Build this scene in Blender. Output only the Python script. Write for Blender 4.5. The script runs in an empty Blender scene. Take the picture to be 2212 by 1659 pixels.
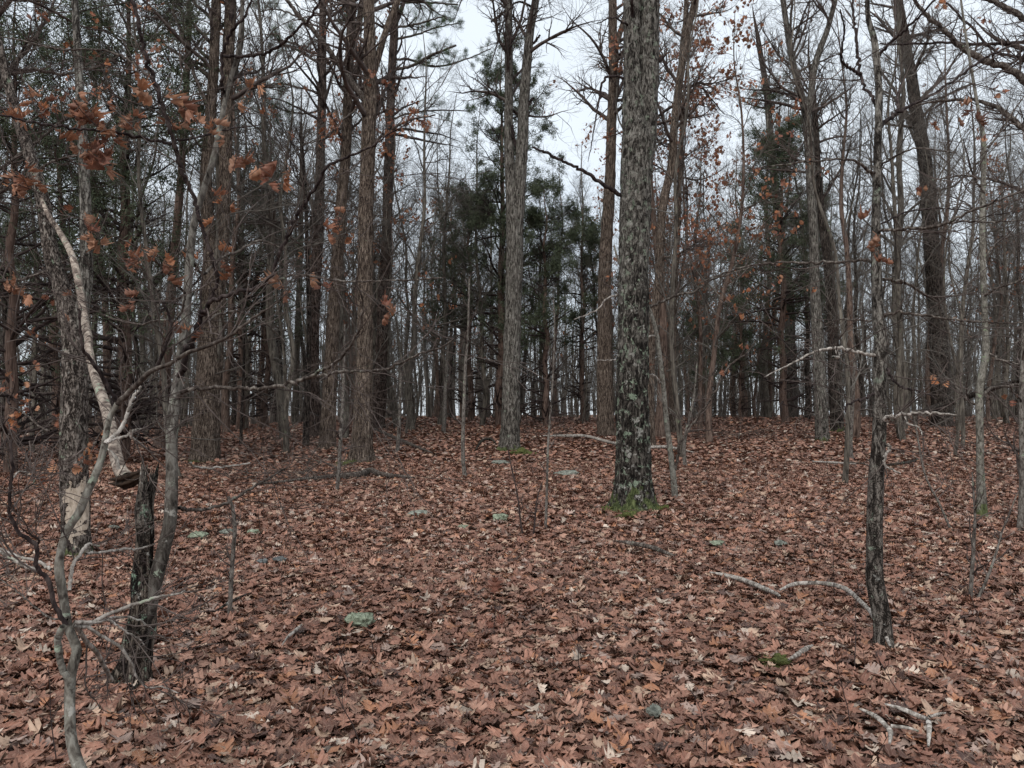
import bpy, math, random
import numpy as np
from mathutils import Vector

# ------------------------------------------------------------------ camera, world, sun
C = bpy.context.scene.collection
scn = bpy.context.scene
F, CX, CY, HOR, EYE = 1661.6, 1106.0, 829.5, 880.0, 1.55      # focal length and centre in 2212 x 1659 units
PITCH = math.atan((HOR - CY) / F)
cam_d = bpy.data.cameras.new('camera'); cam = bpy.data.objects.new('camera', cam_d); C.objects.link(cam)
cam.location = (0, 0, EYE); cam.rotation_euler = (math.pi/2 + PITCH, 0, 0)
cam_d.sensor_width = 36; cam_d.lens = 36 * F / 2212; cam_d.clip_end = 2000; cam_d.clip_start = 0.05
scn.camera = cam
SUN_EL, SUN_ROT = math.radians(48), math.radians(200)
w = bpy.data.worlds.new('World'); scn.world = w; w.use_nodes = True
nt = w.node_tree; bg = nt.nodes['Background']
sky = nt.nodes.new('ShaderNodeTexSky'); sky.sky_type = 'NISHITA'; sky.sun_disc = False
sky.sun_elevation = SUN_EL; sky.sun_rotation = SUN_ROT
mx = nt.nodes.new('ShaderNodeMix'); mx.data_type = 'RGBA'; mx.inputs[0].default_value = 0.9
tcw = nt.nodes.new('ShaderNodeTexCoord'); nzw = nt.nodes.new('ShaderNodeTexNoise')
nzw.inputs['Scale'].default_value = 2.2; nzw.inputs['Detail'].default_value = 4
nt.links.new(tcw.outputs['Generated'], nzw.inputs['Vector'])
cl = nt.nodes.new('ShaderNodeValToRGB')                          # grey overcast, faintly mottled cloud
cl.color_ramp.elements[0].position = 0.35; cl.color_ramp.elements[0].color = (0.70, 0.77, 0.84, 1)
cl.color_ramp.elements[1].position = 0.68; cl.color_ramp.elements[1].color = (0.84, 0.90, 0.95, 1)
vm = nt.nodes.new('ShaderNodeVectorMath'); vm.operation = 'SCALE'; vm.inputs['Scale'].default_value = 7.7
nt.links.new(nzw.outputs['Fac'], cl.inputs[0]); nt.links.new(cl.outputs[0], vm.inputs[0])
nt.links.new(sky.outputs[0], mx.inputs[6]); nt.links.new(vm.outputs[0], mx.inputs[7])
nt.links.new(mx.outputs[2], bg.inputs[0]); bg.inputs[1].default_value = 0.1
sl = bpy.data.lights.new('sun', 'SUN'); sl.energy = 1.4; sl.angle = math.radians(35); sl.color = (1, 0.97, 0.93)
so = bpy.data.objects.new('sun', sl); C.objects.link(so)
so.rotation_euler = (math.pi/2 - SUN_EL, 0, math.pi - SUN_ROT)
scn.view_settings.view_transform = 'Standard'; scn.view_settings.look = 'None'
scn.view_settings.exposure = 0.72; scn.view_settings.gamma = 1
scn.view_settings.use_curve_mapping = False

# ------------------------------------------------------------------ numeric helpers
RNG = np.random.default_rng(7)
def sstep(x, a, b):
    t = np.clip((np.asarray(x, float) - a) / (b - a), 0, 1); return t*t*(3-2*t)
def _h(ix, iy, iz):
    n = (ix.astype(np.int64)*73856093) ^ (iy.astype(np.int64)*19349663) ^ (iz.astype(np.int64)*83492791)
    n = (n ^ (n >> 13)) * 1274126177 & 0x7fffffff
    return ((n ^ (n >> 16)) & 0xffff) / 65535.0
def vnoise(p):                                                   # value noise, p (...,3), about -1..1
    p = np.asarray(p, float); i = np.floor(p).astype(np.int64); f = p - i; f = f*f*(3-2*f)
    r = 0
    for dx in (0, 1):
        for dy in (0, 1):
            for dz in (0, 1):
                ww = (f[..., 0] if dx else 1-f[..., 0])*(f[..., 1] if dy else 1-f[..., 1])*(f[..., 2] if dz else 1-f[..., 2])
                r = r + ww*_h(i[..., 0]+dx, i[..., 1]+dy, i[..., 2]+dz)
    return r*2-1
def fbm(p, o=3):
    p = np.asarray(p, float); s = 0; a = 1
    for k in range(o): s = s + a*vnoise(p*2**k + 17.3*k); a *= .5
    return s
def ground_z(x, y):
    x = np.asarray(x, float); y = np.asarray(y, float)
    z = 0.87*sstep(y, 8, 45)*(1-0.75*sstep(-x, 4, 24)) - 0.045*np.maximum(y-48, 0)
    p = np.stack([x, y, x*0], -1)
    return z + 0.05*vnoise(p*0.45+3.1) + 0.025*vnoise(p*1.3+9.7) - 0.05*vnoise(np.array([[.0, .0, .0]])*0.45+3.1)[0]
def ray(px, py):
    c, s = math.cos(PITCH), math.sin(PITCH)
    u = CY-py
    return np.array([px-CX, F*c - u*s, F*s + u*c])
def at(px, py, d):                                               # the point seen at a pixel whose world y is d
    r = ray(px, py); return np.array([0, 0, EYE]) + r*(d/r[1])
def ghit(px, py):
    r = ray(px, py); r = r/r[1]; d = np.arange(1.0, 70, .02)
    k = np.nonzero(EYE+r[2]*d <= ground_z(r[0]*d, d))[0]
    return float(d[k[0]]) if len(k) else 60.0
def nrm(v): return v/np.maximum(np.linalg.norm(v, axis=-1, keepdims=True), 1e-9)
def resample(pts, n, rad=None):                                  # Catmull-Rom to n points by length
    pts = np.asarray(pts, float); m = len(pts)
    if m == 2: dense = pts[0] + (pts[1]-pts[0])*np.linspace(0, 1, 20)[:, None]; rr = None if rad is None else np.interp(np.linspace(0, 1, 20), [0, 1], rad)
    else:
        P = np.vstack([2*pts[0]-pts[1], pts, 2*pts[-1]-pts[-2]]); out = []; rr = []
        t = np.linspace(0, 1, 12, endpoint=False)[:, None]
        for i in range(m-1):
            a, b, c, d = P[i], P[i+1], P[i+2], P[i+3]
            out.append(.5*((2*b)+(c-a)*t+(2*a-5*b+4*c-d)*t*t+(-a+3*b-3*c+d)*t**3))
            if rad is not None: rr.append(rad[i]+(rad[i+1]-rad[i])*t[:, 0])
        dense = np.vstack(out+[pts[-1:]])
        if rad is not None: rr = np.concatenate(rr+[[rad[-1]]])
    L = np.concatenate([[0], np.cumsum(np.linalg.norm(np.diff(dense, axis=0), axis=1))])
    s = np.linspace(0, L[-1], n)
    q = np.stack([np.interp(s, L, dense[:, k]) for k in range(3)], -1)
    return (q, None if rad is None else np.interp(s, L, rr), L[-1])

# ------------------------------------------------------------------ mesh helpers
def link(name, me, mat, parent=None):
    o = bpy.data.objects.new(name, me); C.objects.link(o)
    if mat: me.materials.append(mat)
    if parent: o.parent = parent
    return o
def mesh(name, V, Fc, mat, parent=None, smooth=True, col=None, uv=None):
    V = np.asarray(V, np.float32).reshape(-1, 3); Fc = np.asarray(Fc, np.int32)
    me = bpy.data.meshes.new(name)
    me.vertices.add(len(V)); me.vertices.foreach_set('co', V.ravel())
    k = Fc.shape[1]; n = len(Fc)
    me.loops.add(n*k); me.loops.foreach_set('vertex_index', Fc.ravel())
    me.polygons.add(n); me.polygons.foreach_set('loop_start', np.arange(0, n*k, k, dtype=np.int32))
    me.polygons.foreach_set('loop_total', np.full(n, k, np.int32))
    if smooth: me.polygons.foreach_set('use_smooth', np.ones(n, bool))
    if col is not None:
        a = me.attributes.new('tint', 'FLOAT_COLOR', 'POINT'); c4 = np.ones((len(V), 4), np.float32); c4[:, :3] = col
        a.data.foreach_set('color', c4.ravel())
    if uv is not None:
        a = me.attributes.new('leaf_uv', 'FLOAT_VECTOR', 'POINT'); c3 = np.zeros((len(V), 3), np.float32); c3[:, :2] = uv
        a.data.foreach_set('vector', c3.ravel())
    me.update(calc_edges=True)
    return link(name, me, mat, parent)
class Tubes:                                                     # collects batches of tubes of equal point count
    def __init__(s): s.V = []; s.F = []; s.n = 0
    def add(s, pts, rad, sides):
        pts = np.asarray(pts, float); rad = np.asarray(rad, float)
        if pts.ndim == 2: pts = pts[None]; rad = rad[None]
        M, P = pts.shape[:2]
        if M == 0: return s
        T = nrm(np.gradient(pts, axis=1)); ch = np.abs(pts[:, -1]-pts[:, 0]); ax = np.argmin(ch, axis=1)
        ref = np.eye(3)[ax][:, None, :]
        U = nrm(np.cross(T, np.broadcast_to(ref, T.shape))); W = np.cross(T, U)
        a = np.arange(sides)*2*math.pi/sides
        V = pts[:, :, None, :] + rad[:, :, None, None]*(U[:, :, None, :]*np.cos(a)[:, None]+W[:, :, None, :]*np.sin(a)[:, None])
        i = np.arange(M*P*sides).reshape(M, P, sides); j = np.roll(i, -1, axis=2)
        f = np.stack([i[:, :-1], j[:, :-1], j[:, 1:], i[:, 1:]], -1).reshape(-1, 4)
        s.V.append(V.reshape(-1, 3)); s.F.append(f+s.n); s.n += V.size//3
        return s
    def build(s, name, mat, parent=None, smooth=True):
        return mesh(name, np.vstack(s.V), np.vstack(s.F), mat, parent, smooth)
def spawn(par, rad, L, k, t0, t1, ang, length, P, jit, up, rr, rng, tip=.0012, droop=0.0, angvar=.25, flat=0):
    """k children along each parent polyline; returns pts, rad, lengths"""
    N, Q = par.shape[:2]
    if N == 0: return np.zeros((0, P, 3)), np.zeros((0, P)), np.zeros(0)
    t = (rng.random((N, k))*(t1-t0)+t0); x = t*(Q-1); i = np.minimum(x.astype(int), Q-2); f = (x-i)[..., None]
    n = np.arange(N)[:, None]
    a, b = par[n, i], par[n, i+1]; pos = a+(b-a)*f; tan = nrm(b-a)
    r = rad[n, i]*(1-f[..., 0])+rad[n, i+1]*f[..., 0]
    g = rng.normal(size=tan.shape)
    if flat: g[..., 2] *= (1-flat)
    perp = nrm(g - (g*tan).sum(-1, keepdims=True)*tan)
    an = (ang+rng.normal(size=t.shape)*angvar)[..., None]
    d = nrm(np.cos(an)*tan+np.sin(an)*perp).reshape(-1, 3)
    LL = (np.asarray(length)*(0.55+0.75*rng.random(t.shape))*(1.05-0.55*(t-t0)/max(t1-t0, 1e-6))).reshape(-1)
    if L is not None: LL = LL*np.repeat(L/np.mean(L), k)
    M = len(d); out = np.zeros((M, P, 3)); out[:, 0] = pos.reshape(-1, 3); st = (LL/(P-1))[:, None]
    for q in range(1, P):
        d = d + rng.normal(size=d.shape)*jit; d[:, 2] += up; 
        if droop: d[:, 2] -= droop*q/P
        d = nrm(d); out[:, q] = out[:, q-1]+d*st
    r0 = np.minimum(np.maximum(r.reshape(-1)*rr, tip), LL*0.03+tip)
    R = r0[:, None]*(1-np.linspace(0, 1, P)[None]**1.2)+tip*np.linspace(0, 1, P)[None]
    return out, R, LL
def empty(name, loc, label=None, cat=None, group=None, kind=None):
    o = bpy.data.objects.new(name, None); C.objects.link(o); o.location = Vector([float(v) for v in loc]); o.empty_display_size = .2
    return tag(o, label, cat, group, kind)
def tag(o, label=None, cat=None, group=None, kind=None):
    for k, v in (('label', label), ('category', cat), ('group', group), ('kind', kind)):
        if v: o[k] = v
    return o

# ------------------------------------------------------------------ materials
def newmat(name, rough=.85, spec=.2):
    m = bpy.data.materials.new(name); m.use_nodes = True; b = m.node_tree.nodes['Principled BSDF']
    b.inputs['Roughness'].default_value = rough; b.inputs['Specular IOR Level'].default_value = spec
    return m, m.node_tree, b
def nd(t, kind, **kw):
    n = t.nodes.new(kind)
    for k, v in kw.items():
        if k in n.inputs: n.inputs[k].default_value = v
        else: setattr(n, k, v)
    return n
def ramp(t, src, stops, interp='LINEAR'):
    r = t.nodes.new('ShaderNodeValToRGB'); e = r.color_ramp.elements; r.color_ramp.interpolation = interp
    while len(e) < len(stops): e.new(.5)
    for i, (p, c) in enumerate(stops):
        e[i].position = p; e[i].color = (*c, 1) if len(c) == 3 else c
    t.links.new(src, r.inputs[0]); return r.outputs[0]
def mixc(t, fac, a, b):
    m = t.nodes.new('ShaderNodeMix'); m.data_type = 'RGBA'
    for s, v in ((0, fac), (6, a), (7, b)):
        if hasattr(v, 'is_output') or isinstance(v, bpy.types.NodeSocket): t.links.new(v, m.inputs[s])
        else: m.inputs[s].default_value = v if s == 0 else (*v, 1)
    return m.outputs[2]
def mth(t, op, a, b=None):
    m = t.nodes.new('ShaderNodeMath'); m.operation = op
    for i, v in enumerate((a, b)):
        if v is None: continue
        if isinstance(v, bpy.types.NodeSocket): t.links.new(v, m.inputs[i])
        else: m.inputs[i].default_value = v
    return m.outputs[0]
def bark(name, dark, mid, light, scale=22, stretch=.16, lichen=0, lich_col=(.22, .27, .20), moss=0, bump=.9, blotch=0, blaze=None, foot=0, crack=0, pos=(.36, .5, .66)):
    m, t, b = newmat(name, .92, .1)
    tc = nd(t, 'ShaderNodeTexCoord'); mp = nd(t, 'ShaderNodeMapping'); mp.inputs['Scale'].default_value = (scale, scale, scale*stretch)
    t.links.new(tc.outputs['Object'], mp.inputs[0])
    n1 = nd(t, 'ShaderNodeTexNoise', Scale=1.0, Detail=6.0, Roughness=.62, Distortion=.8); t.links.new(mp.outputs[0], n1.inputs['Vector'])
    n2 = nd(t, 'ShaderNodeTexNoise', Scale=2.3, Detail=4.0, Roughness=.6); t.links.new(tc.outputs['Object'], n2.inputs['Vector'])
    col = ramp(t, n1.outputs['Fac'], [(pos[0], dark), (pos[1], mid), (pos[2], light)])
    hgt = n1.outputs['Fac']
    if crack:                                                    # furrows between bark plates
        wn = nd(t, 'ShaderNodeTexNoise', Scale=7.0, Detail=3.0); t.links.new(tc.outputs['Object'], wn.inputs['Vector'])
        va = nd(t, 'ShaderNodeVectorMath', operation='MULTIPLY_ADD'); va.inputs[1].default_value = (.16, .16, .5); t.links.new(wn.outputs['Color'], va.inputs[0]); t.links.new(tc.outputs['Object'], va.inputs[2])
        mc = nd(t, 'ShaderNodeMapping'); mc.inputs['Scale'].default_value = (crack*1.25, crack*1.25, crack*.2); t.links.new(va.outputs[0], mc.inputs[0])
        vo = nd(t, 'ShaderNodeTexVoronoi', feature='DISTANCE_TO_EDGE', Scale=1.0); t.links.new(mc.outputs[0], vo.inputs['Vector'])
        cf = ramp(t, mth(t, 'ADD', vo.outputs['Distance'], mth(t, 'MULTIPLY', mth(t, 'SUBTRACT', n1.outputs['Fac'], .45), .9)), [(.0, (.12,)*3), (.22, (1, 1, 1))])
        col = mixc(t, cf, (dark[0]*.6, dark[1]*.6, dark[2]*.6), col); hgt = mth(t, 'ADD', mth(t, 'MULTIPLY', hgt, .5), cf)
    big = ramp(t, n2.outputs['Fac'], [(.3, (.72, .70, .70)), (.7, (1.22, 1.2, 1.2))])
    mu = t.nodes.new('ShaderNodeMix'); mu.data_type = 'RGBA'; mu.blend_type = 'MULTIPLY'; mu.inputs[0].default_value = 1
    t.links.new(col, mu.inputs[6]); t.links.new(big, mu.inputs[7]); col = mu.outputs[2]
    if blotch:
        n4 = nd(t, 'ShaderNodeTexNoise', Scale=11.0, Detail=5.0, Roughness=.7); t.links.new(tc.outputs['Object'], n4.inputs['Vector'])
        f = ramp(t, n4.outputs['Fac'], [(.50, (0, 0, 0)), (.60, (blotch,)*3)])
        col = mixc(t, f, col, light)
    if lichen:
        v = nd(t, 'ShaderNodeTexNoise', Scale=9.0, Detail=9.0, Roughness=.72, Distortion=.4); t.links.new(tc.outputs['Object'], v.inputs['Vector'])
        lo = .66-lichen*.18
        f = ramp(t, v.outputs['Fac'], [(lo, (0, 0, 0)), (lo+.035, (.85,)*3)])
        col = mixc(t, f, col, lich_col)
        v3 = nd(t, 'ShaderNodeTexNoise', Scale=6.0, Detail=8.0, Roughness=.7); mp3 = nd(t, 'ShaderNodeMapping'); mp3.inputs['Location'].default_value = (5, 3, 8)
        t.links.new(tc.outputs['Object'], mp3.inputs[0]); t.links.new(mp3.outputs[0], v3.inputs['Vector'])
        f3 = ramp(t, v3.outputs['Fac'], [(lo+.03, (0, 0, 0)), (lo+.06, (.8,)*3)])
        col = mixc(t, f3, col, (lich_col[1]*1.25, lich_col[1]*1.2, lich_col[1]*1.08))
    sp = nd(t, 'ShaderNodeSeparateXYZ'); t.links.new(tc.outputs['Object'], sp.inputs[0])
    if foot:                                                     # old bark: blackish low down, pale plates higher up
        hh = mth(t, 'ADD', mth(t, 'DIVIDE', sp.outputs[2], foot), mth(t, 'MULTIPLY', mth(t, 'SUBTRACT', n2.outputs['Fac'], .5), 1.6))
        fu = ramp(t, hh, [(.5, (0, 0, 0)), (1.1, (.62,)*3)])
        if crack: fu = mth(t, 'MULTIPLY', fu, mth(t, 'ADD', mth(t, 'MULTIPLY', cf, .75), .2))
        pale = ramp(t, n1.outputs['Fac'], [(.36, (.025, .021, .018)), (.47, (.14, .127, .11)), (.68, (.29, .275, .245))])
        col = mixc(t, fu, col, pale)
    if moss:
        n5 = nd(t, 'ShaderNodeTexNoise', Scale=7.0, Detail=5.0); t.links.new(tc.outputs['Object'], n5.inputs['Vector'])
        h = mth(t, 'ADD', mth(t, 'DIVIDE', sp.outputs[2], moss), mth(t, 'MULTIPLY', mth(t, 'SUBTRACT', n5.outputs['Fac'], .5), 3.2))
        f = ramp(t, h, [(.45, (.9,)*3), (.75, (0, 0, 0))])
        gcol = ramp(t, n1.outputs['Fac'], [(.35, (.03, .04, .016)), (.65, (.12, .14, .055))])
        col = mixc(t, f, col, gcol)
    if blaze:                                                    # bare pale wood where the bark has been stripped: x0,x1,z0,z1
        n6 = nd(t, 'ShaderNodeTexNoise', Scale=9.0, Detail=4.0); t.links.new(tc.outputs['Object'], n6.inputs['Vector'])
        jit = mth(t, 'MULTIPLY', mth(t, 'SUBTRACT', n6.outputs['Fac'], .5), .8)
        zz = mth(t, 'ADD', sp.outputs[2], jit); xx = mth(t, 'ADD', sp.outputs[0], mth(t, 'MULTIPLY', jit, .4))
        f = mth(t, 'MULTIPLY', mth(t, 'MULTIPLY', mth(t, 'GREATER_THAN', zz, blaze[2]), mth(t, 'LESS_THAN', zz, blaze[3])),
                mth(t, 'MULTIPLY', mth(t, 'GREATER_THAN', xx, blaze[0]), mth(t, 'LESS_THAN', xx, blaze[1])))
        f = mth(t, 'MULTIPLY', f, mth(t, 'LESS_THAN', sp.outputs[1], 0.0))
        wood = ramp(t, n1.outputs['Fac'], [(.3, (.24, .19, .145)), (.6, (.46, .385, .31))])
        col = mixc(t, f, col, wood); hgt = mth(t, 'MULTIPLY', hgt, mth(t, 'SUBTRACT', 1.0, f))
    t.links.new(col, b.inputs['Base Color'])
    bp = nd(t, 'ShaderNodeBump', Strength=bump, Distance=.02); t.links.new(hgt, bp.inputs['Height']); t.links.new(bp.outputs[0], b.inputs['Normal'])
    return m
def leafmat(name, transl=.0, mul=1.0):
    m, t, b = newmat(name, .6, .3)
    at_ = nd(t, 'ShaderNodeAttribute', attribute_name='tint'); uv = nd(t, 'ShaderNodeAttribute', attribute_name='leaf_uv')
    tc = nd(t, 'ShaderNodeTexCoord'); n = nd(t, 'ShaderNodeTexNoise', Scale=26.0, Detail=4.0, Roughness=.65); t.links.new(tc.outputs['Object'], n.inputs['Vector'])
    var = ramp(t, n.outputs['Fac'], [(.3, (.66*mul,)*3), (.7, (1.28*mul,)*3)])
    mu = t.nodes.new('ShaderNodeMix'); mu.data_type = 'RGBA'; mu.blend_type = 'MULTIPLY'; mu.inputs[0].default_value = 1
    t.links.new(at_.outputs['Color'], mu.inputs[6]); t.links.new(var, mu.inputs[7]); col = mu.outputs[2]
    sp = nd(t, 'ShaderNodeSeparateXYZ'); t.links.new(uv.outputs['Vector'], sp.inputs[0])
    av = mth(t, 'ABSOLUTE', sp.outputs[1])                       # midrib and side veins
    side = mth(t, 'ABSOLUTE', mth(t, 'SUBTRACT', mth(t, 'FRACT', mth(t, 'MULTIPLY', mth(t, 'SUBTRACT', sp.outputs[0], mth(t, 'MULTIPLY', av, .8)), 6.0)), .5))
    vein = mth(t, 'MAXIMUM', mth(t, 'LESS_THAN', av, .012), mth(t, 'LESS_THAN', side, .05))
    col = mixc(t, mth(t, 'MULTIPLY', vein, .25), col, (.42, .30, .22))
    geo = nd(t, 'ShaderNodeNewGeometry')
    col = mixc(t, mth(t, 'MULTIPLY', geo.outputs['Backfacing'], .28), col, (.34, .20, .14))
    t.links.new(col, b.inputs['Base Color'])
    bp = nd(t, 'ShaderNodeBump', Strength=.35, Distance=.004); t.links.new(n.outputs['Fac'], bp.inputs['Height']); t.links.new(bp.outputs[0], b.inputs['Normal'])
    if transl:
        tr = nd(t, 'ShaderNodeBsdfTranslucent'); t.links.new(col, tr.inputs[0]); ms = nd(t, 'ShaderNodeMixShader'); ms.inputs[0].default_value = transl
        t.links.new(b.outputs[0], ms.inputs[1]); t.links.new(tr.outputs[0], ms.inputs[2])
        t.links.new(ms.outputs[0], t.nodes['Material Output'].inputs[0])
    return m
def simple(name, c1, c2, scale=8, rough=.9, bump=.4, spec=.1):
    m, t, b = newmat(name, rough, spec)
    tc = nd(t, 'ShaderNodeTexCoord'); n = nd(t, 'ShaderNodeTexNoise', Scale=float(scale), Detail=7.0, Roughness=.68); t.links.new(tc.outputs['Object'], n.inputs['Vector'])
    t.links.new(ramp(t, n.outputs['Fac'], [(.36, c1), (.64, c2)]), b.inputs['Base Color'])
    bp = nd(t, 'ShaderNodeBump', Strength=bump, Distance=.02); t.links.new(n.outputs['Fac'], bp.inputs['Height']); t.links.new(bp.outputs[0], b.inputs['Normal'])
    return m
M = {}
M['oak_lichen'] = bark('bark_lichened_oak', (.011, .009, .008), (.042, .036, .03), (.13, .118, .102), 26, .3, .56, (.23, .28, .205), .42, foot=4.2, crack=26)
M['grey'] = bark('bark_grey', (.03, .026, .022), (.115, .103, .088), (.24, .222, .195), 26, .2, .34, (.26, .30, .23), .20, foot=2.0, crack=26)
M['brown'] = bark('bark_brown', (.04, .029, .023), (.145, .112, .088), (.25, .205, .165), 34, .16, 0, moss=0, crack=34)
M['brown_moss'] = bark('bark_brown_mossy_foot', (.04, .029, .023), (.145, .112, .088), (.25, .205, .165), 34, .16, .12, (.24, .30, .19), .14, crack=34)
M['dark'] = bark('bark_dark', (.014, .011, .010), (.062, .05, .042), (.13, .11, .094), 24, .2, .12, crack=24)
M['dark_moss'] = bark('bark_dark_mossy_foot', (.014, .011, .010), (.062, .05, .042), (.13, .11, .094), 24, .2, .15, moss=.30, crack=24)
M['blaze'] = bark('bark_with_bare_patch', (.025, .02, .017), (.12, .10, .085), (.27, .24, .21), 34, .4, .30, (.23, .28, .20), .14, blaze=(-.075, .13, .24, .74), crack=38)
M['pine'] = bark('bark_pine', (.024, .017, .014), (.085, .062, .052), (.15, .117, .10), 18, .3, crack=20)
M['cedar'] = bark('bark_cedar', (.035, .024, .02), (.125, .085, .068), (.21, .155, .125), 34, .07)
M['sapling'] = bark('bark_pale_sapling', (.018, .015, .013), (.062, .054, .046), (.15, .14, .122), 30, .5, .36, (.27, .31, .24), 0, bump=.7, foot=1.7, blotch=.3)
M['sapling_pale'] = bark('bark_pale_near_sapling', (.045, .038, .032), (.145, .133, .112), (.27, .26, .225), 30, .5, .42, (.27, .31, .24), 0, bump=.4, blotch=.6)
M['sapling_foot'] = bark('bark_sapling_dark_foot', (.028, .023, .019), (.105, .09, .077), (.21, .19, .165), 34, .3, .38, (.27, .31, .24), .0, bump=.9, foot=2.2, crack=60)
M['sapling_moss'] = bark('bark_mossy_sapling', (.04, .035, .03), (.14, .13, .108), (.26, .25, .215), 34, .4, .40, (.22, .27, .17), .2, bump=.6, blotch=.4)
M['stemlet'] = bark('bark_thin_stem', (.04, .033, .028), (.13, .115, .10), (.24, .225, .20), 40, .4, .36, (.25, .29, .21), .0, bump=.6)
M['snag'] = bark('weathered_snag_wood', (.010, .008, .007), (.052, .041, .033), (.17, .142, .115), 40, .14, .48, (.22, .30, .22), 0, crack=40, foot=1.5)
M['hung'] = bark('peeling_snag_bark', (.045, .034, .028), (.17, .135, .112), (.40, .34, .28), 20, .4, .35, (.26, .31, .23), 0, blotch=.5)
M['rot'] = simple('rotten_wood', (.008, .006, .005), (.05, .032, .022), 30)
M['limb'] = bark('bark_limb', (.024, .019, .016), (.075, .061, .052), (.20, .182, .158), 30, .5, .15, bump=.4)
M['limb_dark'] = bark('bark_dark_limb', (.012, .009, .009), (.036, .027, .026), (.09, .073, .067), 30, .5, .0, bump=.4)
M['limb_pale'] = bark('bark_pale_limb', (.08, .068, .058), (.27, .245, .215), (.50, .465, .42), 34, .4, .2, (.27, .30, .22), bump=.4)
M['twig'] = simple('twig_bark', (.030, .022, .020), (.135, .108, .096), 4)
M['twig_dark'] = simple('dark_twig_bark', (.022, .016, .016), (.07, .052, .047), 5)
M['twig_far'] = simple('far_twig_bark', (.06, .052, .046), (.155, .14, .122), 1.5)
M['trunk_far'] = bark('far_trunk_bark', (.032, .028, .024), (.11, .097, .08), (.19, .172, .142), 16, .15, .2, (.15, .18, .11))
M['trunk_far_red'] = bark('far_reddish_trunk_bark', (.035, .024, .02), (.12, .085, .068), (.20, .15, .12), 16, .15)
M['litter'] = leafmat('fallen_oak_leaves', 0, .95)
M['hang'] = leafmat('clinging_dry_leaves', .25, 1.0)
M['cedar_leaf'] = simple('cedar_foliage', (.042, .054, .034), (.105, .122, .075), 2, .8, 0)
M['pine_leaf'] = simple('pine_needles', (.03, .055, .024), (.085, .125, .05), 3, .7, 0)
M['moss'] = simple('moss', (.03, .035, .012), (.12, .13, .045), 40, .95, .9)
M['rock'] = simple('lichened_stone', (.07, .075, .065), (.30, .31, .26), 18, .9, .8)
M['rock_green'] = simple('green_lichened_stone', (.06, .07, .045), (.34, .38, .28), 22, .9, .8)
M['rock_grey'] = simple('dark_grey_stone', (.06, .065, .068), (.2, .21, .2), 15, .9, .8)

# ------------------------------------------------------------------ ground and leaf litter
def build_ground():
    m, t, b = newmat('forest_floor', .95, .05)
    tc = nd(t, 'ShaderNodeTexCoord')
    v = nd(t, 'ShaderNodeTexVoronoi', Scale=11.0, Randomness=1.0); t.links.new(tc.outputs['Object'], v.inputs['Vector'])
    n = nd(t, 'ShaderNodeTexNoise', Scale=30.0, Detail=6.0); t.links.new(tc.outputs['Object'], n.inputs['Vector'])
    sp = nd(t, 'ShaderNodeSeparateColor'); t.links.new(v.outputs['Color'], sp.inputs[0])
    c = ramp(t, sp.outputs[0], [(0, (.05, .026, .018)), (.35, (.15, .075, .05)), (.75, (.25, .14, .10)), (1, (.36, .25, .19))])
    c = mixc(t, ramp(t, n.outputs['Fac'], [(.35, (.6,)*3), (.6, (0, 0, 0))]), c, (.04, .022, .016))
    t.links.new(c, b.inputs['Base Color'])
    bp = nd(t, 'ShaderNodeBump', Strength=1.0, Distance=.05); t.links.new(v.outputs['Distance'], bp.inputs['Height']); t.links.new(bp.outputs[0], b.inputs['Normal'])
    def axis(lo, hi, fine0, fine1, st):
        a = list(np.arange(fine0, fine1, st)); x = fine0; s = st
        while x > lo: s *= 1.25; x -= s; a.insert(0, x)
        x = a[-1]; s = st
        while x < hi: s *= 1.25; x += s; a.append(x)
        return np.array(a)
    xs = axis(-500, 500, -22, 22, .3); ys = axis(-400, 600, -3, 52, .3)
    X, Y = np.meshgrid(xs, ys); Z = ground_z(X, Y) - .02
    Z = np.where(Y > 120, Z + .045*(Y-120)*.9, Z)
    V = np.stack([X, Y, Z], -1).reshape(-1, 3); nx = len(xs); i = np.arange(len(V)).reshape(len(ys), nx)
    f = np.stack([i[:-1, :-1], i[:-1, 1:], i[1:, 1:], i[1:, :-1]], -1).reshape(-1, 4)
    tag(mesh('ground', V, f, m), 'brown forest floor under the fallen leaves', 'ground', kind='structure')
build_ground()
def leaf_templates(nv, half, rng, lod):
    """half: list of (u, v) outline of one side; returns (nv,K,3) verts, tris, (K,2) uv"""
    n = len(half); Vs = []; uv = None
    for q in range(nv):
        h = np.array(half, float); lob = rng.uniform(.75, 1.25)
        if lod < 2:
            h[1:-1, 0] += rng.normal(size=n-2)*.015; h[1:-1, 1] *= lob*rng.uniform(.85, 1.15, n-2)
        mid = np.stack([h[:, 0], h[:, 0]*0], -1)
        l = h.copy(); r = h.copy(); r[:, 1] *= -1
        if lod == 0: r[1:-1, 0] += rng.normal(size=n-2)*.02
        p = np.vstack([mid, l, r]); z = np.zeros(len(p))
        kx = rng.uniform(-.6, 1.3)*(rng.random() < .8); ky = rng.uniform(-.5, .6); tw = rng.normal()*.5
        z += kx*p[:, 1]**2*1.3 + rng.uniform(-.2, .22)*np.abs(p[:, 1])
        z += ky*(p[:, 0]-.5)**2 + tw*(p[:, 0]-.5)*p[:, 1]*1.3
        z += rng.normal(size=len(p))*(.035 if lod == 0 else .02)
        y = p[:, 1]*np.clip(1-.5*abs(kx)*p[:, 1]**2*2, .45, 1)
        Vs.append(np.stack([p[:, 0]-.5, y, z], -1)); uv = p
    T = []
    for i in range(n-1):
        T += [(i, i+1, n+i+1), (i, n+i+1, n+i), (i, 2*n+i+1, i+1), (i, 2*n+i, 2*n+i+1)]
    return np.array(Vs), np.array(T), uv
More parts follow.
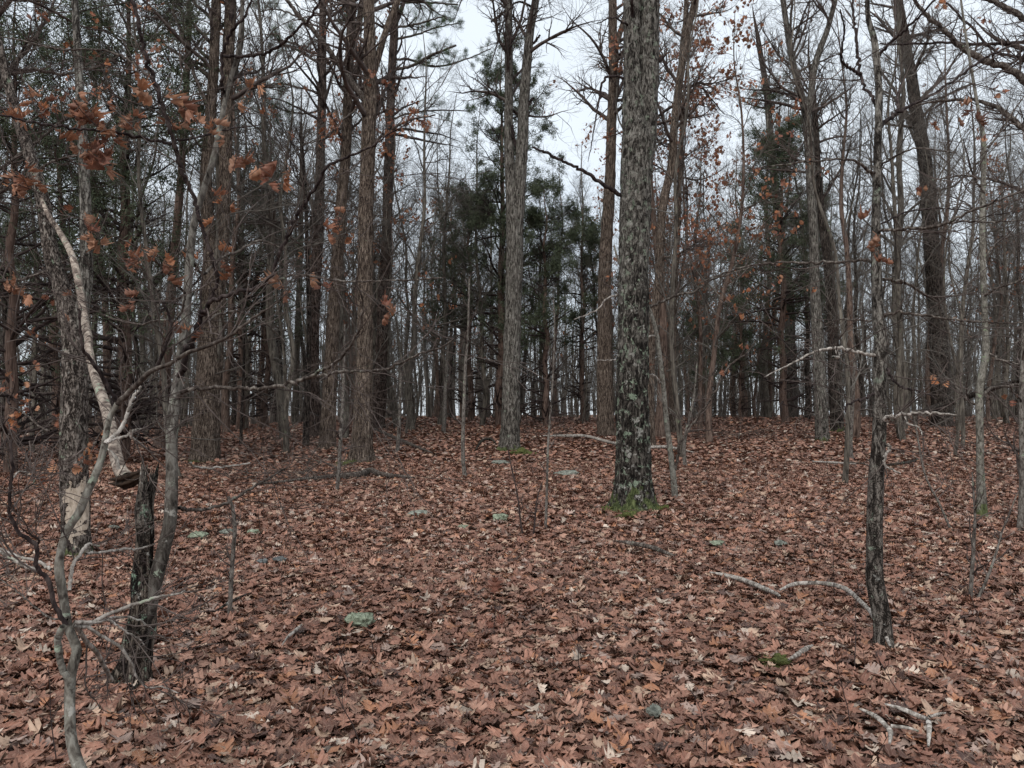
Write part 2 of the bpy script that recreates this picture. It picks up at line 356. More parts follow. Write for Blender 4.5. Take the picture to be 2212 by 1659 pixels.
OAK = [(0, .012), (.16, .012), (.24, .07), (.27, .30), (.36, .10), (.45, .42), (.53, .37), (.56, .12), (.68, .40), (.76, .33), (.76, .12), (.90, .20), (.90, .07), (1, .0)]
WOAK = [(0, .01), (.14, .03), (.26, .14), (.34, .10), (.42, .25), (.50, .13), (.60, .33), (.68, .18), (.80, .28), (.86, .16), (.95, .12), (1, .0)]
OVAL = [(0, .01), (.12, .02), (.25, .14), (.4, .22), (.55, .25), (.7, .22), (.85, .13), (1, 0)]
MID = [(0, .01), (.24, .30), (.36, .09), (.5, .42), (.6, .13), (.78, .36), (1, 0)]
FAR = [(0, .02), (.3, .30), (.7, .36), (1, 0)]
trng = np.random.default_rng(3)
T_OAK = leaf_templates(22, OAK, trng, 0); T_WO = leaf_templates(14, WOAK, trng, 0); T_OV = leaf_templates(10, OVAL, trng, 0)
T_CURL = leaf_templates(12, [(u_, v_*1.15) for u_, v_ in WOAK], trng, 0); T_CURL[0][..., 2] += 3.4*T_CURL[0][..., 1]**2+1.3*T_CURL[0][..., 0]**2+.12*np.sin(T_CURL[0][..., 0]*19); T_CURL[0][..., 1] *= .8
T_MID = leaf_templates(24, MID, trng, 1); T_FAR = leaf_templates(16, FAR, trng, 2)
PAL = np.array([(.262, .128, .088), (.205, .096, .067), (.33, .182, .13), (.14, .068, .049), (.39, .265, .19), (.46, .37, .30), (.325, .15, .083), (.075, .042, .034), (.33, .235, .195)])
PW = np.array([.25, .20, .16, .13, .085, .03, .045, .05, .05]); PW = PW/PW.sum()
def rotmats(yaw, tx, ty):
    cy, sy, cx, sx, cz, sz = np.cos(ty), np.sin(ty), np.cos(tx), np.sin(tx), np.cos(yaw), np.sin(yaw)
    Z = np.zeros(len(yaw)); O = Z+1
    Rz = np.stack([cz, -sz, Z, sz, cz, Z, Z, Z, O], -1).reshape(-1, 3, 3)
    Rx = np.stack([O, Z, Z, Z, cx, -sx, Z, sx, cx], -1).reshape(-1, 3, 3)
    Ry = np.stack([cy, Z, sy, Z, O, Z, -sy, Z, cy], -1).reshape(-1, 3, 3)
    return Rz @ Rx @ Ry
class Leaves:
    def __init__(s): s.V = []; s.F = []; s.C = []; s.U = []; s.n = 0
    def add(s, tmpl, pos, size, tilt, rng, cols=None, pitch=0.0):
        Vt, T, uv = tmpl; n = len(pos)
        if n == 0: return
        v = rng.integers(0, len(Vt), n)
        R = rotmats(rng.random(n)*2*math.pi, rng.normal(size=n)*tilt, rng.normal(size=n)*tilt+pitch)
        P = np.einsum('nij,nkj->nki', R, Vt[v]*np.asarray(size).reshape(-1, 1, 1)) + pos[:, None, :]
        c = (PAL[rng.choice(len(PAL), n, p=PW)]*rng.uniform(.62, 1.25, (n, 1)) if cols is None else cols)
        K = Vt.shape[1]
        s.V.append(P.reshape(-1, 3)); s.C.append(np.repeat(c, K, axis=0)); s.U.append(np.tile(uv, (n, 1)))
        s.F.append((T[None]+(np.arange(n)*K)[:, None, None]).reshape(-1, 3)+s.n); s.n += n*K
    def build(s, name, mat, parent=None, smooth=False):
        return mesh(name, np.vstack(s.V), np.vstack(s.F), mat, parent, smooth, np.vstack(s.C), np.vstack(s.U))
def litter():
    rng = np.random.default_rng(11); L = Leaves()
    def pts(y0, y1, dens, zl):
        wmax = .74*y1+1.5; n = int((y1-y0)*2*wmax*dens)
        x = rng.uniform(-wmax, wmax, n); y = rng.uniform(y0, y1, n); k = np.abs(x) < .74*y+1.5; x, y = x[k], y[k]
        cl = fbm(np.stack([x*1.6, y*1.6, x*0], -1), 3)           # leaves heap up in patches
        z = ground_z(x, y) + zl*rng.random(len(x)) + .022*cl
        return np.stack([x, y, z], -1)
    for (a, b, dn) in ((1.0, 5, 800), (5, 9, 720)):
        p = pts(a, b, dn, .05); u = rng.random(len(p))
        o, wh, ov = p[u < .6], p[(u >= .6) & (u < .82)], p[u >= .82]
        for tm, q, lo, hi in ((T_OAK, o, .065, .145), (T_WO, wh, .06, .12), (T_OV, ov, .04, .085)):
            L.add(tm, q, rng.uniform(lo, hi, len(q)), .19, rng)
    p = pts(9, 19, 430, .06); L.add(T_MID, p, rng.uniform(.07, .15, len(p)), .26, rng)
    p = pts(19, 34, 120, .07); L.add(T_FAR, p, rng.uniform(.12, .21, len(p)), .25, rng)
    p = pts(34, 50, 40, .08); L.add(T_FAR, p, rng.uniform(.16, .28, len(p)), .27, rng)
    o = L.build('leaf_litter', M['litter'])
    tag(o, 'deep carpet of dry reddish brown oak leaves covering the forest floor', 'fallen leaves', kind='stuff')
litter()

# ------------------------------------------------------------------ trunks
def trunk_mesh(name, pts, rad, mat, parent, sides, step, rough=.06, lobes=0, jag=0, seed=0, hfine=.05, ztop=None):
    L = np.sum(np.linalg.norm(np.diff(np.asarray(pts), axis=0), axis=1)); n = max(8, int(L/step))
    P, R, _ = resample(pts, n, rad)
    T = nrm(np.gradient(P, axis=0)); U = nrm(np.cross(T, np.array([0, 1.0, .01]))); W = np.cross(T, U)
    a = np.arange(sides)*2*math.pi/sides
    ca, sa = np.cos(a), np.sin(a)
    hgt = P[:, 2:3]-P[0, 2]
    q = np.stack([np.broadcast_to(ca, (n, sides))*2.0+seed, np.broadcast_to(sa, (n, sides))*2.0, np.broadcast_to(P[:, 2:3]*1.3, (n, sides))], -1)
    q2 = np.stack([np.broadcast_to(ca, (n, sides))*R[:, None]*38+seed, np.broadcast_to(sa, (n, sides))*R[:, None]*38, np.broadcast_to(P[:, 2:3]*7, (n, sides))], -1)
    k = 1+rough*fbm(q, 2)+hfine*fbm(q2, 2)
    if lobes: k = k*(1+.30*np.exp(-hgt/.22)*(np.cos(a*lobes+seed)+.5*np.cos(a*(lobes+2)+1+seed)))
    V = P[:, None, :]+(R[:, None]*k)[..., None]*(U[:, None]*ca[:, None]+W[:, None]*sa[:, None])
    if jag:
        j = jag*(.4*vnoise(np.stack([ca*2+seed, sa*2, a*0], -1))+.6*np.random.default_rng(int(seed*10)).random(sides))
        V[-1] += T[-1]*j[:, None]
        V[-2] += T[-1]*j[:, None]*.5
    i = np.arange(n*sides).reshape(n, sides); jx = np.roll(i, -1, axis=1)
    f = np.stack([i[:-1], jx[:-1], jx[1:], i[1:]], -1).reshape(-1, 4)
    V = V.reshape(-1, 3)
    if jag:                                                      # close the broken top with a hollow
        c = len(V); V = np.vstack([V, P[-1:]-T[-1:]*R[-1]*.8])
        top = i[-1]; f = np.vstack([f, np.stack([top, np.roll(top, -1), np.full(sides, c), np.full(sides, c)], -1)])
        f3 = [tuple(x) if x[2] != x[3] else tuple(x[:3]) for x in f.tolist()]
        me = bpy.data.meshes.new(name); me.from_pydata(V.tolist(), [], f3); me.polygons.foreach_set('use_smooth', np.ones(len(f3), bool))
        return link(name, me, mat, parent)
    return mesh(name, V, f, mat, parent)
def poly3(tr, d, base, lean=0.0, wind=0):
    """pixel polyline [(px,py,w)] at depth d -> local points and radii, first point = foot"""
    P = []; R = []
    for k, (px, py, wd) in enumerate(tr):
        dd = d*(1+lean*max(0, (tr[0][1]-py))/900.0); p = at(px, py, dd); P.append(p-base); R.append(.5*wd*dd/F)
    return P, R
def limb3(l, d, base, dd):
    n = len(l); P = []; R = []
    for k, (px, py, wd) in enumerate(l):
        e = d+dd*(k/(n-1)); P.append(at(px, py, e)-base); R.append(.5*wd*(1.12 if wd < 14 else 1)*e/F)
    return P, R
def clean(limbs, n=14):
    A = []; B = []; Ls = []
    for P, R in limbs:
        q, r, L = resample(P, n, R); A.append(q); B.append(r); Ls.append(L)
    return np.array(A), np.array(B), np.array(Ls)
TIP = [.0015]
def twigs(par, rad, L, rng, spec, tubes, tips=None):
    """spec: list of (k, t0, t1, angle, length, P, jitter, up, rr)"""
    lv = (par, rad, L)
    for li, s in enumerate(spec):
        k, t0, t1, an, ln, P, jit, up, rr = s
        c = spawn(lv[0], lv[1], lv[2], k, t0, t1, an, ln, P, jit, up, rr, rng, tip=TIP[0])
        tubes.add(c[0], c[1], 5 if (li == 0 and len(spec) > 1) else 3)
        if tips is not None and li >= len(spec)-2: tips.append(c[0][:, -3:].reshape(-1, 3))
        lv = c
    return lv
def clinging(parent, tips, n, size, rng, tmpl, box=None, cols=None, name='dead_leaves', clump=4):
    t = np.vstack(tips)
    if box is not None: t = t[box(t)]
    if len(t) == 0: return
    c = t[rng.integers(0, len(t), max(1, n//clump))]; p = np.repeat(c, clump, 0)+rng.normal(size=(len(c)*clump, 3))*size*.55
    p[:, 2] -= size*.4
    if cols is None:
        base = np.array([(.34, .125, .05), (.26, .09, .045), (.40, .19, .10), (.22, .08, .05)]); cols = base[rng.integers(0, 4, len(p))]*rng.uniform(.7, 1.15, (len(p), 1))
    L = Leaves(); L.add(tmpl, p, rng.uniform(.7, 1.2, len(p))*size, .55, rng, cols, pitch=1.1)
    return L.build(name, M['hang'], parent)
def bunch(parent, b, px, py, d, n, size, seed, bright=1.0):
    rng = np.random.default_rng(seed); c = at(px, py, d)-b; p = c+rng.normal(size=(n, 3))*size*np.array([.42, .40, .42])
    base = np.array([(.32, .135, .068), (.25, .10, .055), (.38, .20, .125), (.20, .08, .052)]); cols = base[rng.integers(0, 4, n)]*rng.uniform(.75, 1.15, (n, 1))*bright
    
    if n <= 4:                                                   # a few single leaves: each its own part
        for q in range(n): L = Leaves(); L.add(T_CURL, p[q:q+1], rng.uniform(.75, 1.2, 1)*size, .5, rng, cols[q:q+1], pitch=1.2); o = L.build('dead_leaf', M['hang'], parent)
    else: L = Leaves(); L.add(T_CURL, p, rng.uniform(.75, 1.2, n)*size, .5, rng, cols, pitch=1.2); o = L.build('leaf_bunch', M['hang'], parent)
    T = np.zeros((2, 5, 3)); T[0, :, 2] = np.linspace(0, size*1.6, 5); T[1, :, 2] = np.linspace(0, size*.9, 5); T[0, :, 0] = np.linspace(0, size*.6, 5); T[1, :, 0] = np.linspace(0, -size*.9, 5)
    Tubes().add(T+c, np.full((2, 5), .0022), 4).build('twiglet', M['twig'], o)
def extend(P, R, H, lean=(0, 0)):
    """carry a trunk on above the picture to at least height H, tapering to a thin leader"""
    P = [np.array(p) for p in P]; R = list(R); top = P[-1]; d = nrm(P[-1]-P[-2]); z0 = top[2]; H = max(H, z0+3.5); n = max(3, int((H-z0)/1.2)); r0 = R[-1]; st = (H-z0)/n
    for k in range(n):
        d = nrm(d+RNG.normal(size=3)*.06+np.array([0, 0, .10])); top = top+d*st; P.append(top); R.append(max(.012, r0*(1-.93*(k+1)/n)))
    return P, R


SP_OAK = [(20, .42, .99, 1.0, 3.2, 12, .13, .035, .45), (11, .15, 1, .8, 1.0, 7, .17, .03, .6), (7, .1, 1, .7, .42, 5, .2, .02, .6)]
def tree(name, label, cat, base, trunk, H, bk, limbs=(), limb_mat='limb', twig_mat='twig', spec=SP_OAK, limb_spec=((7, .15, 1, .8, .7, 6, .2, .03, .6), (5, .1, 1, .7, .3, 5, .22, .02, .6)),
         sides=20, step=.12, rough=.05, lobes=0, leaves=None, stems=(), group=None, seed=1, d=None, lean=0.0, hfine=.05, bunches=(), foliage=None, leafbox=None, base_z=None):
    rng = np.random.default_rng(seed)
    if d is None: d = ghit(*base)
    b = at(base[0], base[1], d)
    if base_z is not None: b[2] = base_z
    else: b[2] = float(ground_z(b[0], b[1]))
    root = empty(name, b, label, cat, group)
    P, R = poly3(trunk, d, b, lean)
    P = [P[0]-np.array([0, 0, .18])] + P; R = [R[0]*1.05] + R
    if H: P, R = extend(P, R, H)
    trunk_mesh('trunk', P, R, M[bk], root, sides, step, rough, lobes, seed=seed*1.7, hfine=hfine)
    q = resample(P, 40, R)
    up = (q[0][None, 8:], q[1][None, 8:], None)
    st = []
    for s in stems:                                              # forks of the trunk: (pixels, depth shift, height to reach)
        SP, SR = limb3(s[0], d, b, s[1])
        if s[2]: SP, SR = extend(SP, SR, s[2])
        trunk_mesh('stem', SP, SR, M[s[3] if len(s) > 3 else bk], root, max(8, sides-4), step, rough, 0, seed=seed*2.3, hfine=hfine)
        st.append((SP, SR))
    tips = []
    for l in limbs:                                              # (pixels, depth shift)
        LP, LR = limb3(l[0], d, b, l[1])
        qq = resample(LP, max(16, len(LP)*6), LR); pp = qq[0].copy(); pp[1:-1] += rng.normal(size=(len(pp)-2, 3))*np.minimum(qq[1][1:-1], .02)[:, None]*.5
        bo = Tubes().add(pp, qq[1], 8).build('branch', M[l[2] if len(l) > 2 else limb_mat], root)
        if limb_spec:
            A, B, Ls = clean([(pp, list(qq[1]))]); sc = min(1.4, max(.35, float(Ls[0])/1.6)); t1 = Tubes()
            twigs(A, B, None, rng, [tuple([max(2, int(round(s0[0]*sc)))])+tuple(s0[1:]) if i0 == 0 else s0 for i0, s0 in enumerate(limb_spec)], t1, tips); t1.build('twigs', M[twig_mat], bo)
    tb = Tubes()
    if spec and H: twigs(up[0], up[1], None, rng, spec, tb, tips)
    if spec and st and H:
        A, B, Ls = clean(st, 24); sp = [tuple([max(6, spec[0][0]//2)]+list(spec[0][1:]))]+list(spec[1:])
        twigs(A, B, None, rng, sp, tb, tips)
    if tb.V: tb.build('twigs', M[twig_mat], root)
    for i, (bx, by, bn, bs) in enumerate(bunches): bunch(root, b, bx, by, d-.25, max(2, int(bn*.85)), bs*.75, seed*50+i, .7 if bx in (617, 415, 2085, 2118) else 1.0)
    if foliage and tips: needles(tips, rng, 26, .16, .0028, 'foliage', M['pine_leaf'], root, 1.0)
    if leaves and tips: clinging(root, tips, leaves[0], leaves[1], rng, leaves[2], leafbox)
    return root

def needles(tips, rng, per, ln, wd, name, mat, parent, spread=1.0):
    t = np.vstack(tips); n = len(t)*per; p = np.repeat(t, per, 0)+rng.normal(size=(n, 3))*ln*.25
    d = nrm(rng.normal(size=(n, 3))*spread+np.array([0, 0, .25])); s = nrm(np.cross(d, rng.normal(size=(n, 3))))*wd; l = d*ln*rng.uniform(.5, 1, (n, 1))
    V = np.stack([p-s, p+s, p+l], 1).reshape(-1, 3); f = np.arange(n*3).reshape(-1, 3)
    return mesh(name, V, f, mat, parent, False)

# ------------------------------------------------------------------ the trees one can tell apart, traced from the photograph
def build_heroes():
    tree('oak_tree', 'thickest dark oak with lichen-spotted bark and moss round its flared foot', 'tree', (1370, 1106),
         [(1370, 1112, 138), (1369, 1096, 112), (1369, 1075, 93), (1368, 1040, 80), (1368, 980, 73), (1366, 880, 69), (1367, 760, 66), (1368, 640, 64), (1370, 520, 64), (1372, 430, 66), (1374, 360, 67), (1378, 300, 69), (1373, 250, 58), (1369, 190, 44), (1368, 140, 40), (1367, 60, 39), (1365, -20, 38)],
         17, 'oak_lichen', [([(1352, 172, 5), (1335, 165, 5), (1315, 166, 5), (1301, 178, 5), (1294, 215, 4), (1286, 260, 3), (1276, 320, 2), (1270, 350, 1)], -.4, 'limb_dark'),
         ([(1345, 424, 9), (1310, 402, 8), (1270, 375, 7), (1240, 358, 6), (1200, 340, 6), (1170, 326, 5), (1150, 318, 4)], -.8, 'limb_dark'),
         ([(1412, 140, 9), (1422, 132, 7), (1438, 117, 4)], -.1, 'limb_dark'),
         ([(1369, 66, 7), (1366, 30, 7), (1364, -10, 6), (1360, -80, 4)], -.5, 'limb_dark'),
         ([(1362, 58, 5), (1345, 46, 4), (1322, 38, 3), (1290, 50, 2)], -.7, 'limb_dark')],
         stems=[([(1384, 370, 50), (1391, 310, 50), (1397, 250, 46), (1400, 190, 43), (1402, 120, 42), (1403, 60, 41), (1405, -20, 40)], -.03, 17)],
         sides=56, step=.05, rough=.035, lobes=5, hfine=.075, seed=1, limb_spec=((3, .3, 1, .7, .25, 5, .25, .02, .5),))
    tree('oak_tree', 'pale grey forked oak with lichen on its dark foot, in front of the middle cedars', 'tree', (1100, 974),
         [(1100, 976, 60), (1101, 955, 46), (1103, 920, 40), (1104, 860, 38), (1106, 760, 37), (1109, 640, 36), (1112, 540, 36), (1110, 460, 35), (1104, 400, 24), (1099, 300, 20), (1099, 200, 18), (1099, 100, 17), (1098, -10, 16)],
         15, 'grey', [([(1119, 330, 6), (1110, 300, 7), (1106, 270, 6)], -.2, 'limb_dark'), ([(1135, 245, 7), (1142, 225, 6), (1152, 212, 5)], -.2, 'limb_dark'), ([(1142, 110, 7), (1150, 96, 6), (1167, 76, 4)], -.3, 'limb_dark'),
          ([(1098, 20, 5), (1075, 36, 5), (1062, 47, 4)], -.4, 'limb_dark'), ([(1150, 15, 5), (1120, 4, 4), (1095, 30, 3), (1075, 90, 3), (1058, 150, 2)], -1, 'limb_dark')],
         stems=[([(1116, 480, 30), (1122, 400, 28), (1129, 300, 25), (1132, 220, 23), (1139, 130, 20), (1146, 60, 18), (1160, -15, 16)], -.2, 15)],
         sides=36, step=.07, lobes=4, hfine=.07, seed=2, limb_spec=((5, .3, 1, .8, .5, 6, .25, .02, .5),))
    tree('oak_tree', 'reddish brown ridged oak with a green lichen spot on its flared foot', 'tree', (780, 1001),
         [(780, 1003, 66), (781, 985, 54), (783, 950, 45), (785, 880, 40), (788, 760, 35), (789, 600, 33), (791, 450, 32), (795, 330, 31), (798, 240, 30), (800, 140, 27), (798, 60, 25), (797, -10, 24)],
         16, 'brown_moss', [([(792, 222, 13), (780, 205, 13), (752, 168, 12), (725, 128, 11), (703, 97, 10), (675, 63, 9), (646, 35, 8), (618, -2, 7)], -.5, 'limb'),
          ([(808, 320, 7), (816, 300, 6), (840, 286, 5), (880, 262, 4), (940, 248, 3)], -1.2), ([(770, 235, 4), (740, 260, 4), (700, 300, 3), (660, 310, 2)], -1)],
         stems=[([(800, 175, 14), (815, 130, 15), (828, 85, 14), (842, 45, 13), (862, -6, 12)], .3, 15, 'brown')],
         sides=30, step=.08, lobes=4, hfine=.07, seed=3, leaves=(260, .12, T_MID), leafbox=lambda t: t[:, 2] < 9.5)
    tree('pine_tree', 'scaly reddish pine just right of the reddish brown oak', 'tree', (817, 930),
         [(817, 932, 34), (818, 900, 28), (823, 780, 26), (829, 640, 25), (835, 520, 23), (840, 340, 20), (846, 170, 18), (852, 60, 17), (856, -10, 16)],
         19, 'pine', [([(856, 150, 6), (890, 142, 6), (930, 120, 5), (985, 98, 4)], -2), ([(850, 130, 5), (880, 128, 5), (940, 144, 4), (1000, 130, 3), (1060, 105, 2)], 1),
          ([(852, 60, 5), (900, 52, 4), (960, 35, 3)], -1), ([(858, 84, 5), (900, 75, 4), (940, 60, 3), (990, 50, 2)], 1.5), ([(850, 10, 5), (900, 4, 5), (990, 10, 3)], .5),
          ([(845, 260, 4), (880, 246, 4), (950, 238, 3), (1010, 240, 2)], 1), ([(846, 190, 4), (820, 180, 3), (780, 186, 3), (740, 170, 2)], 1)], sides=20, seed=4, spec=SP_OAK[:1], limb_spec=((9, .25, 1, .8, .9, 6, .2, .05, .6), (4, .2, 1, .7, .35, 5, .2, .05, .6)), twig_mat='twig_dark', foliage=1)
    tree('pine_tree', 'dark straight pine left of the reddish brown oak', 'tree', (680, 943),
         [(680, 945, 34), (678, 900, 29), (676, 760, 26), (682, 600, 24), (689, 480, 22), (692, 333, 20), (696, 200, 18), (697, 60, 16), (698, -10, 15)],
         19, 'pine', [([(696, 115, 5), (670, 112, 5), (630, 92, 4), (590, 85, 3)], -1), ([(694, 140, 5), (650, 112, 5), (600, 90, 3)], 1), ([(700, 45, 5), (725, 44, 4), (760, 38, 3)], -.5),
          ([(690, 200, 4), (650, 190, 4), (600, 180, 3), (560, 190, 2)], 1), ([(692, 60, 4), (650, 40, 4), (600, 20, 3), (560, 25, 2)], 1), ([(688, 240, 4), (660, 245, 4), (620, 240, 3), (560, 215, 2)], -1)],
         sides=20, seed=5, spec=SP_OAK[:1], limb_spec=((9, .25, 1, .8, .9, 6, .2, .05, .6), (4, .2, 1, .7, .35, 5, .2, .05, .6)), twig_mat='twig_dark', foliage=1)
    tree('oak_tree', 'brown oak between the dark pine and the reddish brown oak', 'tree', (706, 972),
         [(706, 974, 40), (708, 930, 33), (712, 850, 30), (718, 730, 28), (724, 620, 26), (733, 500, 25), (738, 430, 24), (747, 330, 22), (752, 200, 20), (756, 100, 19), (760, 0, 18)],
         16, 'brown', [([(745, 300, 6), (760, 280, 5), (790, 250, 4)], .5), ([(738, 440, 6), (715, 436, 5), (690, 430, 3)], .5)], stems=[([(756, 110, 12), (772, 60, 11), (782, 0, 10)], .3, 14)], sides=24, seed=6, leaves=(300, .12, T_MID))
    tree('oak_tree', 'thick reddish grey tree forking into two upright stems, behind the pale left sapling', 'tree', (441, 1000),
         [(441, 1003, 66), (443, 980, 60), (446, 930, 56), (450, 850, 54), (456, 740, 52), (460, 660, 50), (462, 610, 46), (455, 540, 30), (446, 440, 25), (446, 360, 24), (455, 250, 22), (462, 130, 21), (467, 0, 20)],
         16, 'brown_moss', [([(455, 250, 8), (440, 210, 8), (420, 160, 7), (400, 90, 7), (372, 20, 6)], -.5), ([(450, 330, 5), (420, 300, 5), (390, 240, 4), (350, 200, 3)], -1)],
         stems=[([(468, 640, 34), (477, 560, 30), (484, 440, 27), (488, 300, 26), (492, 140, 25), (498, -6, 23)], .3, 16)],
         sides=36, step=.08, lobes=5, hfine=.08, seed=7, leaves=(200, .12, T_MID))
    tree('oak_tree', 'dark furrowed tree with a bare pale wood patch near its foot, far left', 'tree', (168, 1200),
         [(168, 1204, 70), (166, 1180, 62), (164, 1120, 57), (161, 1040, 55), (160, 920, 54), (162, 800, 50), (160, 730, 47), (148, 680, 42), (130, 610, 33), (110, 545, 30), (92, 430, 27), (72, 360, 25), (40, 260, 22), (10, 150, 19), (-20, 20, 17)],
         11, 'blaze', [([(110, 930, 5), (90, 925, 4), (50, 890, 3), (20, 880, 2)], .4), ([(177, 985, 8), (195, 968, 8), (212, 955, 6)], -.3)],
         stems=[([(165, 740, 30), (180, 650, 26), (187, 600, 25), (186, 500, 24), (183, 400, 22), (178, 300, 20), (172, 180, 17), (165, 60, 15), (160, -10, 14)], .2, 11, 'grey')],
         sides=48, step=.05, rough=.05, lobes=4, hfine=.09, seed=8, leaves=(280, .09, T_MID), leafbox=lambda t: t[:, 2] < 7)
    tree('oak_tree', 'slim brown oak with shaggy reddish grey bark, left behind the thickest dark oak', 'tree', (1309, 944),
         [(1309, 946, 46), (1308, 925, 38), (1307, 860, 35), (1306, 760, 32), (1306, 620, 28), (1311, 500, 26), (1318, 380, 23), (1321, 270, 21), (1325, 170, 20), (1324, 80, 19), (1323, -10, 18)],
         16, 'brown', [([(1326, 250, 5), (1335, 180, 5), (1345, 120, 4)], .4)], stems=[([(1328, 110, 11), (1338, 75, 11), (1352, 30, 10), (1362, -10, 9)], .3, 15)], sides=28, lobes=3, seed=9, leaves=(90, .13, T_MID), hfine=.08)
    tree('oak_tree', 'leaning brown oak with clinging rusty leaves, right of the thickest dark oak', 'tree', (1406, 968),
         [(1406, 970, 26), (1405, 940, 21), (1404, 860, 19), (1406, 760, 19), (1414, 680, 19), (1424, 600, 19), (1427, 500, 19), (1434, 430, 19), (1450, 360, 18), (1456, 280, 17), (1466, 190, 17), (1478, 110, 16), (1490, 50, 15), (1504, -10, 14)],
         15, 'brown', [([(1462, 225, 5), (1478, 200, 5), (1505, 182, 4), (1550, 178, 3), (1600, 160, 2)], -.5), ([(1470, 175, 4), (1440, 150, 4), (1425, 100, 3)], .4), ([(1440, 400, 4), (1480, 340, 3), (1530, 310, 2)], .8),
          ([(1426, 560, 4), (1480, 540, 4), (1540, 500, 3)], -.8)],
         stems=[([(1468, 175, 10), (1475, 90, 10), (1481, 40, 9), (1483, -10, 9)], .3, 14)], sides=22, seed=10, leaves=(2300, .13, T_MID), limb_spec=((14, .15, 1, .8, 1.5, 8, .15, .02, .5), (8, .1, 1, .7, .55, 6, .18, .02, .6)))
    tree('oak_tree', 'straight slender brown tree with rusty leaf clusters behind the thin lichened sapling', 'tree', (1457, 938),
         [(1457, 940, 20), (1455, 860, 17), (1453, 720, 15), (1459, 590, 13), (1465, 470, 12), (1470, 350, 10), (1474, 250, 9)],
         12, 'brown', [([(1462, 560, 3), (1510, 520, 3), (1570, 480, 2)], -1), ([(1456, 640, 3), (1500, 600, 3), (1540, 590, 2)], -1)], sides=16, seed=11, leaves=(1100, .13, T_MID))
    tree('oak_tree', 'dark furrowed trunk leaning left, the thickest on the right side', 'tree', (2036, 925),
         [(2036, 928, 46), (2035, 900, 40), (2031, 820, 37), (2027, 720, 35), (2021, 620, 33), (2012, 530, 31), (2005, 430, 29), (1998, 350, 27), (1980, 240, 24), (1968, 160, 22), (1955, 90, 20), (1939, -10, 18)],
         18, 'dark', [([(1998, 350, 6), (1975, 300, 6), (1960, 260, 5), (1935, 200, 5), (1900, 150, 4)], .6), ([(1985, 262, 5), (2030, 215, 5), (2100, 180, 4)], .4)], sides=32, step=.09, lobes=4, hfine=.09, seed=12, leaves=(60, .13, T_MID))
    tree('oak_tree', 'grey-brown tree forking high into a wide V, in front of the right cedar', 'tree', (1777, 954),
         [(1777, 956, 34), (1775, 930, 28), (1771, 830, 26), (1766, 720, 24), (1760, 620, 21), (1758, 520, 20), (1752, 400, 20), (1748, 320, 20), (1742, 250, 19), (1727, 190, 14), (1712, 133, 13), (1700, 60, 12), (1690, -10, 11)],
         16, 'grey', [([(1730, 190, 6), (1712, 120, 6), (1708, 40, 5), (1714, -10, 5)], .3)],
         stems=[([(1744, 260, 14), (1752, 200, 14), (1758, 150, 13), (1772, 105, 12), (1788, 62, 10), (1806, -8, 9)], -.3, 15)], sides=24, seed=13, lobes=3)
    tree('oak_tree', 'dark slim trunk with a bright moss pad at its foot, right of the V-forked tree', 'tree', (1810, 936),
         [(1810, 938, 36), (1808, 920, 28), (1803, 830, 25), (1799, 720, 22), (1793, 620, 20), (1782, 520, 18), (1772, 450, 17), (1766, 360, 15), (1760, 250, 13)],
         14, 'dark_moss', sides=22, seed=14)
    tree('oak_tree', 'straight grey trunk partly hidden by the right cedar', 'tree', (1711, 900),
         [(1711, 903, 27), (1709, 800, 24), (1703, 640, 22), (1692, 540, 20), (1680, 460, 18), (1667, 330, 15), (1656, 200, 13), (1640, 100, 11)], 17, 'dark', sides=18, seed=15)
    tree('oak_tree', 'reddish slim trunk at far left behind the hung broken stem', 'tree', (345, 972),
         [(345, 974, 32), (347, 940, 26), (353, 860, 23), (360, 760, 21), (368, 650, 20), (376, 560, 19), (383, 480, 17), (392, 360, 15), (402, 200, 13), (408, 60, 11)], 15, 'cedar', sides=20, seed=16, leaves=(500, .13, T_MID))
    tree('oak_tree', 'thin dark trunk standing left of the brown oak, its foot in the brush', 'tree', (661, 964),
         [(661, 966, 17), (662, 900, 13), (666, 800, 11), (668, 700, 10), (664, 560, 9), (660, 420, 8)], 9, 'dark', sides=14, seed=17)
    tree('oak_tree', 'slim grey trunk left of the dark pine with lichen low down', 'tree', (638, 918),
         [(638, 920, 18), (639, 860, 15), (642, 740, 13), (647, 600, 12), (650, 480, 11), (652, 340, 9)], 14, 'trunk_far', sides=14, seed=18)
